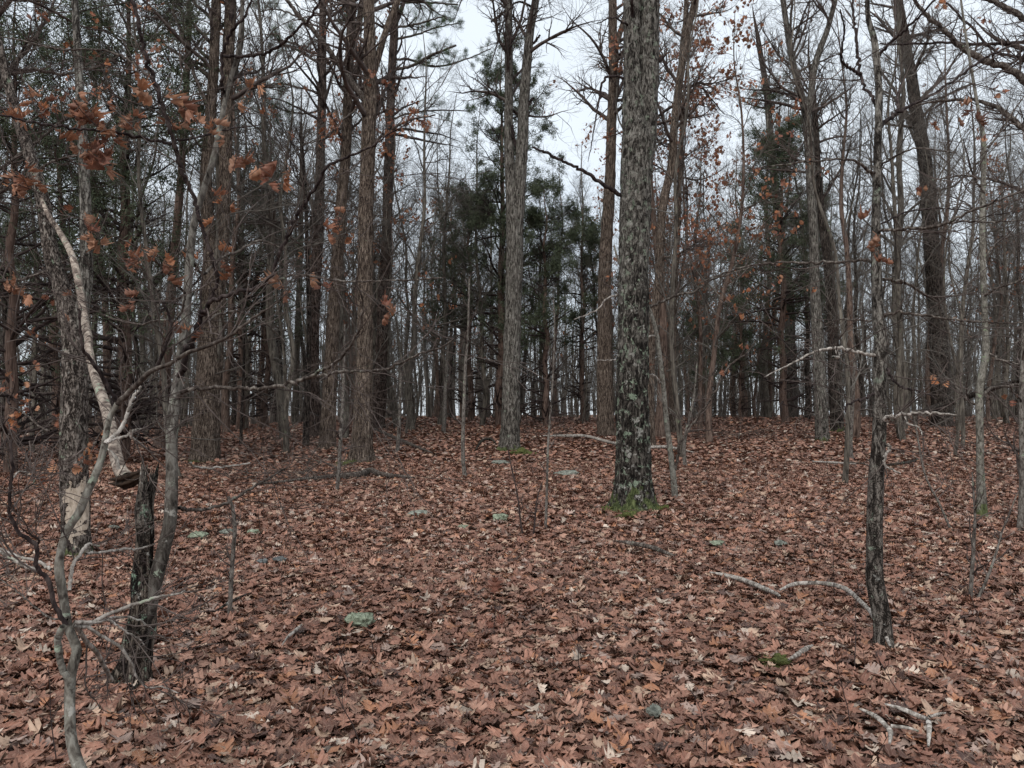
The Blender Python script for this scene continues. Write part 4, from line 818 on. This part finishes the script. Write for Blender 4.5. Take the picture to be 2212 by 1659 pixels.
# the wood beyond, too many stems to count
def far_wood():
    rng = np.random.default_rng(9); N = 700
    y = 55+75*rng.random(N)**.9; x = rng.uniform(-1, 1, N)*(.72*y+4); z = ground_z(x, y); H = rng.uniform(11, 19, N); n = 8
    px = CX+F*x/y; H = np.where((px > 1150) & (px < 1380), H*.9, H)
    t = np.linspace(0, 1, n); P = np.zeros((N, n, 3)); wb = np.cumsum(rng.normal(size=(N, n, 2))*.15, 1)
    P[..., :2] = np.stack([x, y], -1)[:, None]+wb; P[..., 2] = z[:, None]-.3+H[:, None]*t
    R = (rng.uniform(.04, .15, N))[:, None]*(1-.88*t)
    tb = Tubes(); tb.add(P, R, 6)
    a = spawn(P, R, H, 18, .22, 1, .75, 3.0, 7, .14, .08, .5, rng, tip=.006); tb.add(a[0], a[1], 3)
    b = spawn(a[0], a[1], a[2], 8, .15, 1, .7, 1.2, 5, .17, .05, .6, rng, tip=.005); tb.add(b[0], b[1], 3)
    c = spawn(b[0], b[1], b[2], 3, .2, 1, .7, .6, 3, .2, .04, .7, rng, tip=.004); tb.add(c[0], c[1], 3)
    N2 = 2300; y = rng.uniform(45, 100, N2); x = rng.uniform(-1, 1, N2)*(.72*y+4); P = np.zeros((N2, 5, 3)); P[..., :2] = np.stack([x, y], -1)[:, None]+np.cumsum(rng.normal(size=(N2, 5, 2))*.12, 1)
    P[..., 2] = ground_z(x, y)[:, None]+rng.uniform(2, 7, N2)[:, None]*np.linspace(0, 1, 5); R = np.full((N2, 5), .012)*rng.uniform(.6, 2, (N2, 1))
    tb.add(P, R, 4); u = spawn(P, R, None, 9, .1, 1, .7, 1.0, 5, .2, .05, .6, rng, tip=.005); tb.add(u[0], u[1], 3)
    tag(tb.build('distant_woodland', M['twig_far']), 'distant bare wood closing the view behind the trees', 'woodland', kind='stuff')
far_wood()

# ------------------------------------------------------------------ named thin saplings and seedlings
SPL = ((9, .25, 1, .75, .5, 6, .2, .05, .6), (4, .2, 1, .7, .2, 5, .22, .03, .6))
def sap(label, pts, bk='stemlet', H=0, n=14, ln=.6, seed=1, name='sapling', leaves=None):
    rng = np.random.default_rng(seed+900); d = ghit(pts[0][0], pts[0][1]); b = at(pts[0][0], pts[0][1], d); b[2] = float(ground_z(b[0], b[1]))
    root = empty(name, b, label, 'sapling'); P, R = poly3(pts, d, b); P = [P[0]-np.array([0, 0, .1])]+P; R = [R[0]]+R
    q = resample(P, 40, R); Tubes().add(q[0], q[1], 10).build('stem', M[bk], root); tb = Tubes(); tips = []
    if n:
        twigs(q[0][None], q[1][None], None, rng, [(n, .25, 1, .8, ln, 7, .2, .04, .6), (4, .2, 1, .7, ln*.4, 5, .22, .03, .6)], tb, tips); tb.build('twigs', M['twig'], root)
    if leaves: clinging(root, tips, leaves[0], leaves[1], rng, T_OAK)
sap('thin grey sapling standing alone left of the pale forked oak', [(1005, 1034, 10), (1001, 1000, 9), (1000, 950, 8), (1003, 850, 7), (1006, 780, 6), (1011, 720, 5), (1014, 600, 4)], ln=.5, n=18, seed=1)
sap('thin green-grey stem rising before the brush, left of the reddish brown oak foot', [(727, 1068, 9), (731, 1030, 8), (735, 960, 8), (740, 880, 7), (743, 800, 6), (745, 700, 4)], ln=.6, n=16, seed=2)
sap('short lichened sapling right of the reddish brown oak', [(858, 980, 9), (862, 930, 8), (864, 880, 7), (866, 800, 5)], ln=.6, seed=3)
sap('slim grey sapling midway between the reddish brown oak and the pale forked oak', [(958, 936, 10), (960, 900, 9), (962, 840, 8), (968, 740, 6)], ln=.8, seed=4)
sap('pole-thin green sapling in the clearing left of the thickest oak', [(1178, 1150, 6), (1180, 1100, 6), (1182, 1030, 5), (1184, 960, 5), (1190, 880, 4), (1195, 800, 4), (1198, 700, 3), (1195, 640, 2)], ln=.35, seed=5)
sap('leftmost of three knee-high seedlings in the clearing', [(1130, 1162, 4), (1125, 1130, 4), (1118, 1070, 3), (1105, 1010, 3), (1096, 960, 2)], ln=.18, n=8, seed=6, bk='twig_dark')
sap('reddish knee-high seedling between two thin stems in the clearing', [(1151, 1164, 4), (1155, 1130, 4), (1160, 1080, 3), (1172, 1040, 2)], ln=.16, n=9, seed=7, bk='twig_dark')
sap('short lichened sapling left of the nearest right sapling', [(1838, 996, 13), (1836, 960, 11), (1838, 920, 10), (1842, 860, 8), (1846, 780, 5)], ln=.7, n=12, seed=8)
sap('thin leaning dead sapling with a stick at its foot, right of the broken stump', [(494, 1342, 10), (498, 1290, 10), (500, 1240, 10), (505, 1180, 9), (507, 1139, 9), (503, 1100, 8), (493, 1072, 6)], ln=.22, n=10, seed=9)
sap('upright young sapling at lower right', [(2096, 1300, 9), (2100, 1230, 8), (2104, 1160, 7), (2106, 1110, 5), (2100, 1020, 3)], ln=.35, n=10, seed=10)
sap('reddish stem leaning right beside the upright young sapling', [(2110, 1300, 7), (2130, 1255, 6), (2150, 1200, 5), (2164, 1150, 4), (2174, 1125, 3), (2200, 1060, 2)], ln=.25, n=7, seed=11)
sap('slim stem at far left behind the brush', [(70, 980, 11), (70, 930, 10), (74, 850, 9), (76, 740, 8), (80, 600, 6)], 'trunk_far', ln=.9, seed=12)
sap('dark bent stem at the left edge', [(12, 1000, 14), (10, 930, 13), (14, 800, 12), (10, 650, 10), (16, 480, 8)], 'dark', ln=.9, seed=13)
sap('grey stem at the right edge of the view', [(2203, 1150, 14), (2206, 1100, 12), (2208, 1000, 11), (2206, 880, 10), (2212, 700, 8)], ln=.6, seed=14)
sap('thin dark stem right of the pale left sapling', [(520, 965, 8), (522, 900, 7), (526, 820, 6), (528, 700, 5)], 'dark', ln=.7, seed=15)
sap('spindly sapling bending behind the upright young sapling', [(2055, 1150, 5), (2030, 1090, 5), (2000, 1030, 4), (1985, 960, 4), (1975, 900, 3)], ln=.5, n=10, seed=16)
sap('twiggy sapling left of the lichened sapling by the far brush', [(1480, 1010, 9), (1478, 960, 8), (1490, 900, 7), (1500, 850, 5), (1506, 780, 3)], ln=.8, n=18, seed=17)

# tree beyond the right edge whose long limbs arch into the picture
tree('oak_tree', 'grey oak beyond the right edge, long pale limbs arching into the upper right', 'tree', (2330, 1080), [(2330, 1084, 60), (2328, 1000, 50), (2326, 800, 46), (2322, 500, 42), (2318, 300, 38), (2314, 100, 34)], 13, 'grey',
     [([(2316, 260, 18), (2270, 215, 17), (2212, 173, 16), (2176, 146, 14), (2126, 131, 13), (2076, 100, 11), (2040, 66, 9), (2009, 40, 8), (1968, -10, 6)], .4, 'limb'),
      ([(2316, 150, 12), (2260, 70, 12), (2212, 38, 11), (2170, 15, 10), (2126, -4, 9), (2080, -30, 6)], .8, 'limb'),
      ([(2320, 370, 14), (2270, 320, 13), (2212, 276, 11), (2160, 236, 9), (2120, 220, 7), (2060, 216, 6), (2000, 222, 4), (1940, 240, 3)], 1.2, 'limb'),
      ([(2320, 140, 8), (2260, 100, 8), (2212, 92, 7), (2120, 96, 6), (2040, 92, 5), (1960, 96, 4), (1900, 94, 3)], 1.0, 'limb_dark'),
      ([(2322, 480, 9), (2260, 440, 8), (2180, 400, 6), (2090, 380, 4), (2010, 390, 2)], 1.2, 'limb'),
      ([(2318, 280, 8), (2240, 140, 7), (2150, 110, 5), (2060, 20, 4), (2010, -20, 3)], 1.5, 'limb_dark')],
     limb_spec=((18, .15, 1, .8, .8, 8, .15, .03, .35), (7, .15, 1, .7, .35, 6, .2, .02, .5)), seed=40, sides=24, leaves=(40, .13, T_OAK))
tree('oak_tree', 'bare oak beyond the left edge sending thin limbs across the upper left corner', 'tree', (-120, 1090), [(-120, 1094, 50), (-118, 1000, 42), (-110, 800, 40), (-100, 500, 36), (-95, 200, 32)], 13, 'dark',
     [([(-100, 520, 9), (-40, 440, 8), (30, 400, 7), (110, 350, 5), (200, 330, 3)], .6), ([(-98, 330, 10), (-30, 230, 9), (40, 130, 8), (90, 60, 6), (120, -10, 4)], .8),
      ([(-98, 300, 9), (-20, 180, 8), (60, 150, 7), (150, 160, 5), (250, 130, 3)], 1.4), ([(-100, 450, 8), (-20, 380, 7), (60, 320, 6), (160, 240, 4), (240, 180, 3)], 1.), ([(-105, 640, 8), (-30, 610, 7), (60, 600, 5), (150, 560, 3)], .8)],
     limb_spec=((16, .15, 1, .8, 1.0, 7, .2, .03, .6), (7, .15, 1, .7, .4, 6, .22, .02, .6)), seed=41, sides=20, leaves=(320, .125, T_OAK))

# ------------------------------------------------------------------ shrubs, seedlings: copies
def make_shrub(seed, h, n):
    rng = np.random.default_rng(seed); root = empty('bare_shrub', (0, 0, 0)); tb = Tubes(); P0 = np.zeros((n, 9, 3)); d = nrm(np.column_stack([rng.normal(size=(n, 2))*.55, np.ones(n)]))
    for i in range(1, 9):
        d = nrm(d+rng.normal(size=d.shape)*.12+np.array([0, 0, -.04])); P0[:, i] = P0[:, i-1]+d*(h*rng.uniform(.7, 1.1, (n, 1))/8)
    P0[:, 0, 2] -= .1; R = np.full((n, 9), .008)*(1-.75*np.linspace(0, 1, 9)); tb.add(P0, R, 5); tb.build('stems', M['limb'], root)
    t2 = Tubes(); twigs(P0, R, np.ones(n), rng, [(8, .2, 1, .8, h*.35, 7, .2, 0, .6), (5, .2, 1, .7, h*.15, 5, .22, 0, .6)], t2); t2.build('twigs', M['twig'], root); return root
SH = [make_shrub(301, 2.0, 5), make_shrub(302, 1.5, 4), make_shrub(303, 2.6, 6)]
shr = np.random.default_rng(12); first = set()
ss = [(ghit(*p), p) for p in [(1560, 940), (1600, 930), (1640, 940), (1500, 925), (610, 1000), (660, 1010), (560, 985), (600, 960), (90, 1000), (50, 960), (130, 985), (240, 960), (300, 930), (470, 960), (900, 930), (2160, 960), (2190, 990), (1960, 945), (2080, 950), (1400, 930), (1230, 930), (1860, 930), (30, 1040), (370, 930), (540, 940), (820, 960)]]
SHR_ = {}
for i, (d, p) in enumerate(ss):
    k = i % 3; o = SH[k] if k not in first else copy_tree(SH[k]); first.add(k); b = at(p[0], p[1], d); s = .75+.6*shr.random()
    o.location = (b[0], b[1], float(ground_z(b[0], b[1]))); o.rotation_euler = (0, 0, shr.random()*6.28); o.scale = (s, s, s*.9)
    tag(o, 'bare twiggy shrub '+mark(p[0]), 'shrub', 'bare shrubs '+mark(p[0])); SHR_.setdefault(o['label'], []).append((p[0], d, o))
single_out(SHR_)
def make_seedling(seed):
    rng = np.random.default_rng(seed); P = np.zeros((1, 8, 3)); d = np.array([rng.normal()*.25, rng.normal()*.25, 1.])
    for i in range(1, 8): d = nrm(d+rng.normal(size=3)*.12); P[0, i] = P[0, i-1]+d*.06
    P[0, 0, 2] -= .05; R = np.full((1, 8), .0028)*(1-.6*np.linspace(0, 1, 8)); tb = Tubes(); tb.add(P, R, 5); twigs(P, R, None, rng, [(4, .3, 1, .7, .09, 5, .2, .03, .7)], tb)
    return tag(tb.build('seedling', M['twig_dark']), 'thin bare seedling poking out of the fallen leaves', 'seedling', 'bare seedlings among the fallen leaves')
SD = [make_seedling(s) for s in (401, 402, 403, 404)]
for i in range(75):
    o = SD[i] if i < 4 else SD[i % 4].copy()
    if i >= 4: C.objects.link(o)
    y = 3.3+13*shr.random()**1.2; x = shr.uniform(-.68, .68)*y; s = shr.uniform(.4, 1.3); o.location = (x, y, float(ground_z(x, y))); o.rotation_euler = (shr.normal()*.2, shr.normal()*.2, shr.random()*6.28); o.scale = (s, s, s)

# ------------------------------------------------------------------ fallen wood
def fallen(label, pts, mat='limb_pale', name='fallen_branch', cat='fallen branch', sides=12, raise_=.085, rough=.14, subs=(), n=0, seed=1):
    W = []; R = []; pts = [tuple(p) if 0 < i_ < len(pts)-1 else (p[0], p[1], p[2]*.45)+tuple(p[3:]) for i_, p in enumerate(pts)]
    for p in pts:
        d = ghit(p[0], p[1]); q = at(p[0], p[1], d); q[2] += raise_+(p[3] if len(p) > 3 else 0); W.append(q); R.append(.5*p[2]*d/F)
    b = W[0].copy(); root = empty(name, b, label, cat)
    trunk_mesh('limb', [q-b for q in W], R, M[mat], root, sides, .03, rough, 0, seed=seed, hfine=.12)
    for s_ in subs:
        X = []; Y = []
        for p in s_:
            d = ghit(p[0], p[1]); q = at(p[0], p[1], d); q[2] += raise_+(p[3] if len(p) > 3 else .02); X.append(q-b); Y.append(.5*p[2]*d/F)
        qq = resample(X, 24, Y); Tubes().add(qq[0], qq[1], 8).build('side_branch', M[mat], root)
    if n:
        A, B, L = clean([([q-b for q in W], R)], 24); tb = Tubes(); twigs(A, B, None, np.random.default_rng(seed), [(n, .1, 1, .9, .45, 7, .2, .06, .5), (3, .2, 1, .7, .2, 5, .2, .03, .6)], tb); tb.build('twigs', M['twig'], root)
fallen('long weathered branch arching from the right sapling foot across the leaves', [(1924, 1428, 11), (1912, 1404, 11, .01), (1899, 1386, 11, .02), (1880, 1356, 10, .03), (1859, 1336, 10, .04), (1832, 1312, 10, .05), (1809, 1301, 10, .05), (1776, 1292, 9, .04), (1742, 1289, 9, .03), (1712, 1290, 9, .02), (1684, 1300, 9, .01)], seed=3)
fallen('short grey branch lying left of the long arching one', [(1533, 1256, 7), (1565, 1263, 10), (1599, 1272, 12), (1630, 1284, 12), (1659, 1297, 11), (1678, 1306, 9), (1686, 1312, 8)], seed=4)
fallen('dark weathered stick lying alone in the middle of the clearing', [(1330, 1187, 5), (1352, 1191, 9), (1380, 1196, 11), (1412, 1204, 11), (1436, 1214, 10), (1458, 1221, 5)], mat='limb', raise_=.10, seed=5)
fallen('pale stick beside the moss patch at lower right', [(1703, 1457, 9), (1725, 1444, 11), (1742, 1432, 11), (1756, 1424, 8)], seed=6)
fallen('forked grey stick at the bottom right, nearest the bottom edge', [(1858, 1569, 9), (1890, 1585, 10), (1915, 1608, 11), (1924, 1622, 12), (1922, 1650, 11)], subs=[[(1925, 1618, 8), (1960, 1622, 7), (1985, 1630, 4)]], seed=7)
fallen('lichen-spotted bent stick right of the forked grey stick', [(1912, 1558, 8), (1950, 1570, 9), (1985, 1586, 10), (2006, 1597, 10), (2008, 1625, 9), (2006, 1655, 9)], subs=[[(2008, 1597, 7), (2030, 1590, 6), (2044, 1588, 3)]], seed=8)
fallen('long thin fallen limb lying behind the thickest oak', [(1173, 953, 5, .1), (1225, 955, 6, .12), (1266, 956, 6, .12), (1329, 970, 7, .08), (1400, 976, 7, .05), (1443, 976, 7, .05), (1500, 984, 4)], n=14, seed=9)
fallen('dead dark log lying left of centre among brush', [(560, 1056, 8), (610, 1052, 7), (660, 1046, 9), (720, 1040, 11), (775, 1036, 15), (800, 1028, 16), (830, 1036, 11), (895, 1042, 7)], mat='limb', name='fallen_log', cat='fallen log', sides=16, n=12, seed=10, raise_=.10)
fallen('dark fallen trunk propped high among the trees at the far right', [(1976, 930, 16, .6), (2030, 925, 15, .9), (2090, 925, 13, 1.3), (2150, 930, 12, 1.7), (2230, 935, 11, 2.1)], mat='dark', name='fallen_tree', cat='fallen tree', n=14, seed=11)
fallen('curved dead stick in front of the pale forked oak', [(1028, 978, 6), (1040, 962, 6, .05), (1060, 958, 6, .06), (1072, 964, 5)], mat='snag', seed=12)
fallen('pale thin stick lying behind the nearest right sapling', [(1755, 1004, 5), (1800, 1007, 6), (1850, 1010, 5)], seed=13)
fallen('thin dark fallen branch behind the nearest right sapling', [(1905, 1012, 5), (1940, 1010, 6), (1970, 1004, 6), (1985, 998, 4)], mat='snag', seed=14)
fallen('long dark limb fallen to the right of the reddish brown oak', [(805, 935, 5, .1), (830, 950, 6, .15), (870, 965, 7, .1), (910, 978, 6, .03), (935, 985, 5)], mat='limb', n=8, seed=15)
fallen('bent stick lying across the litter left of the green stone', [(608, 1424, 4), (622, 1404, 6), (640, 1388, 7), (652, 1376, 6)], seed=16)
fallen('stick leaning against the foot of the thin dead sapling', [(462, 1348, 6), (490, 1336, 7, .02), (520, 1322, 6, .03), (540, 1312, 4, .03)], mat='snag', seed=17)
def brush_pile(label, cx, cy, wpx, n, ln, seed, mat='twig'):
    rng = np.random.default_rng(seed); d = ghit(cx, cy); b = at(cx, cy, d); b[2] = float(ground_z(b[0], b[1])); W_ = wpx*d/F*.5
    root = empty('brush_pile', b, label, 'brush pile'); P = np.zeros((n, 10, 3)); P[:, 0] = np.column_stack([rng.uniform(-W_, W_, n), rng.normal(size=n)*.5, rng.uniform(0, .25, n)])
    a = rng.random(n)*6.28; dd = nrm(np.column_stack([np.cos(a), np.sin(a)*.6, rng.uniform(-.05, .5, n)]))
    for i in range(1, 10): dd = nrm(dd+rng.normal(size=dd.shape)*.1+np.array([0, 0, -.035])); P[:, i] = P[:, i-1]+dd*ln/9
    P[..., 2] = np.maximum(P[..., 2], .01); R = rng.uniform(.004, .013, (n, 1))*(1-.7*np.linspace(0, 1, 10)); Tubes().add(P, R, 6).build('limbs', M['limb'], root)
    tb = Tubes(); twigs(P, R, np.ones(n), rng, [(6, .15, 1, .8, .5, 6, .2, .02, .6), (4, .2, 1, .7, .22, 5, .2, .02, .6)], tb); tb.build('twigs', M[mat], root)
brush_pile('tangle of dead grey branches left of the reddish brown oak', 625, 1040, 190, 26, 1.5, 31)
brush_pile('tangled dead branches at far left behind the nearest sapling', 95, 985, 170, 22, 1.8, 32)
brush_pile('low tangle of thin dead twigs right of the pale forked oak foot', 1180, 948, 140, 10, 1.3, 33)
brush_pile('brush heap behind the lichened sapling right of the thickest oak', 1540, 952, 140, 18, 1.7, 34)

# ------------------------------------------------------------------ stones and moss
def stone(label, px, py, wpx, hr, mat, seed, name='rock', cat='stone', sink=.3):
    d = ghit(px, py); b = at(px, py, d); b[2] = float(ground_z(b[0], b[1])); w_ = wpx*d/F*.5
    nu, nv = 40, 20; u = np.arange(nu)*2*math.pi/nu; v = np.linspace(-.5*math.pi+.02, .5*math.pi-.02, nv)
    D = np.stack([np.cos(v)[:, None]*np.cos(u), np.cos(v)[:, None]*np.sin(u), np.sin(v)[:, None]*np.ones(nu)], -1)
    k = 1+(.28 if mat is not M['moss'] else .75)*fbm(D*1.8+seed, 4); V = D*k[..., None]*(1+.12*fbm(D*6+seed, 3))[..., None]; V[..., 2] = np.round(V[..., 2]*2.2)/2.2*.45+V[..., 2]*.55
    V = V*np.array([w_, w_*.8, w_*hr])+np.array([0, 0, w_*hr*sink*.6+(.012 if mat is M['moss'] else .045)]); i = np.arange(nu*nv).reshape(nv, nu); j = np.roll(i, -1, axis=1)
    o = mesh(name, V.reshape(-1, 3), np.stack([i[:-1], j[:-1], j[1:], i[1:]], -1).reshape(-1, 4), mat, smooth=mat is M['moss']); o.location = Vector(b.tolist()); tag(o, label, cat)
stone('bright green lichened stone in the leaves, nearest stone of the clearing', 778, 1362, 56, .55, M['rock_green'], 1, sink=.55)
stone('long flat grey stone left of the thickest oak', 1226, 1030, 52, .28, M['rock'], 2, sink=.5)
stone('flat grey-green stone in front of the pale forked oak', 1082, 1006, 40, .3, M['rock'], 3, sink=.5)
stone('lichened stone between the flat stones and the knee-high seedlings', 1082, 1128, 36, .45, M['rock_green'], 4, sink=.5)
stone('grey stone left of centre in line with the reddish brown oak', 905, 1118, 44, .3, M['rock'], 5, sink=.5)
stone('pale green stone right of the broken stump', 429, 1170, 40, .5, M['rock_green'], 6, sink=.5)
stone('grey stone just right of the pale green stone', 493, 1160, 34, .4, M['rock'], 7, sink=.5)
stone('small greenish stone, rightmost of the three near the leaning dead sapling', 550, 1160, 30, .4, M['rock_green'], 8, sink=.5)
stone('small green stone below the fallen sticks right of the thickest oak', 1549, 1184, 34, .35, M['rock_green'], 9, sink=.45)
stone('small grey-green stone midway to the right sapling', 1686, 1184, 26, .4, M['rock'], 10, sink=.45)
stone('dark bluish stone in the leaves left of centre', 604, 1220, 26, .5, M['rock_grey'], 11, sink=.5)
stone('darker bluish stone just left of its twin', 566, 1224, 24, .4, M['rock_grey'], 12, sink=.5)
stone('small pale stone near the foot of the tree with the bare patch', 246, 1150, 24, .5, M['rock'], 13, sink=.5)
stone('small pale stone half buried near the bottom edge', 1412, 1560, 34, .8, M['rock'], 14, sink=.3)
stone('small greenish stone right of the grey stone left of centre', 1002, 1148, 26, .4, M['rock_green'], 15, sink=.4)
stone('moss cushion left of the thickest oak foot', 1316, 1108, 34, .5, M['moss'], 16, 'moss_cushion', 'moss', sink=.7)
stone('moss cushion at the front of the thickest oak foot', 1352, 1122, 44, .4, M['moss'], 17, 'moss_cushion', 'moss', sink=.7)
stone('moss cushion right of the thickest oak foot', 1428, 1108, 36, .5, M['moss'], 18, 'moss_cushion', 'moss', sink=.6)
stone('low moss patch beside the pale stick at lower right', 1678, 1440, 66, .42, M['moss'], 19, 'moss_cushion', 'moss', sink=.6)
stone('yellow-green moss left of the reddish brown oak foot', 742, 1008, 34, .4, M['moss'], 20, 'moss_cushion', 'moss', sink=.5)
stone('moss patch at the foot of the pale forked oak', 1128, 984, 46, .3, M['moss'], 21, 'moss_cushion', 'moss', sink=.6)
# oak seedling with one upright red leaf
def seedling_leaf():
    d = ghit(1068, 1378); b = at(1068, 1378, d); b[2] = float(ground_z(b[0], b[1])); root = empty('oak_seedling', b, 'tiny oak seedling holding up one dark red lobed leaf', 'seedling')
    P = [at(x, y, d)-b for x, y in ((1068, 1380), (1067, 1350), (1070, 1320), (1068, 1292))]; q = resample(P, 12, [.003, .003, .002, .002]); Tubes().add(q[0], q[1], 6).build('stem', M['twig_dark'], root)
    for i, (x, y, s, an) in enumerate(((1069, 1268, .145, 0), (1080, 1340, .09, .9), (1060, 1350, .08, -.8))):
        Vt, T, uv = T_OAK; v = Vt[i+2]*s; c, s_ = math.cos(an), math.sin(an); X = v[:, 1]; Z = v[:, 0]
        V = np.stack([X*c+Z*s_, v[:, 2], -X*s_+Z*c], -1)+(at(x, y, d)-b); mesh('leaf', V, T, M['hang'], root, False, np.tile([.17, .045, .03], (len(V), 1)), uv)
seedling_leaf()
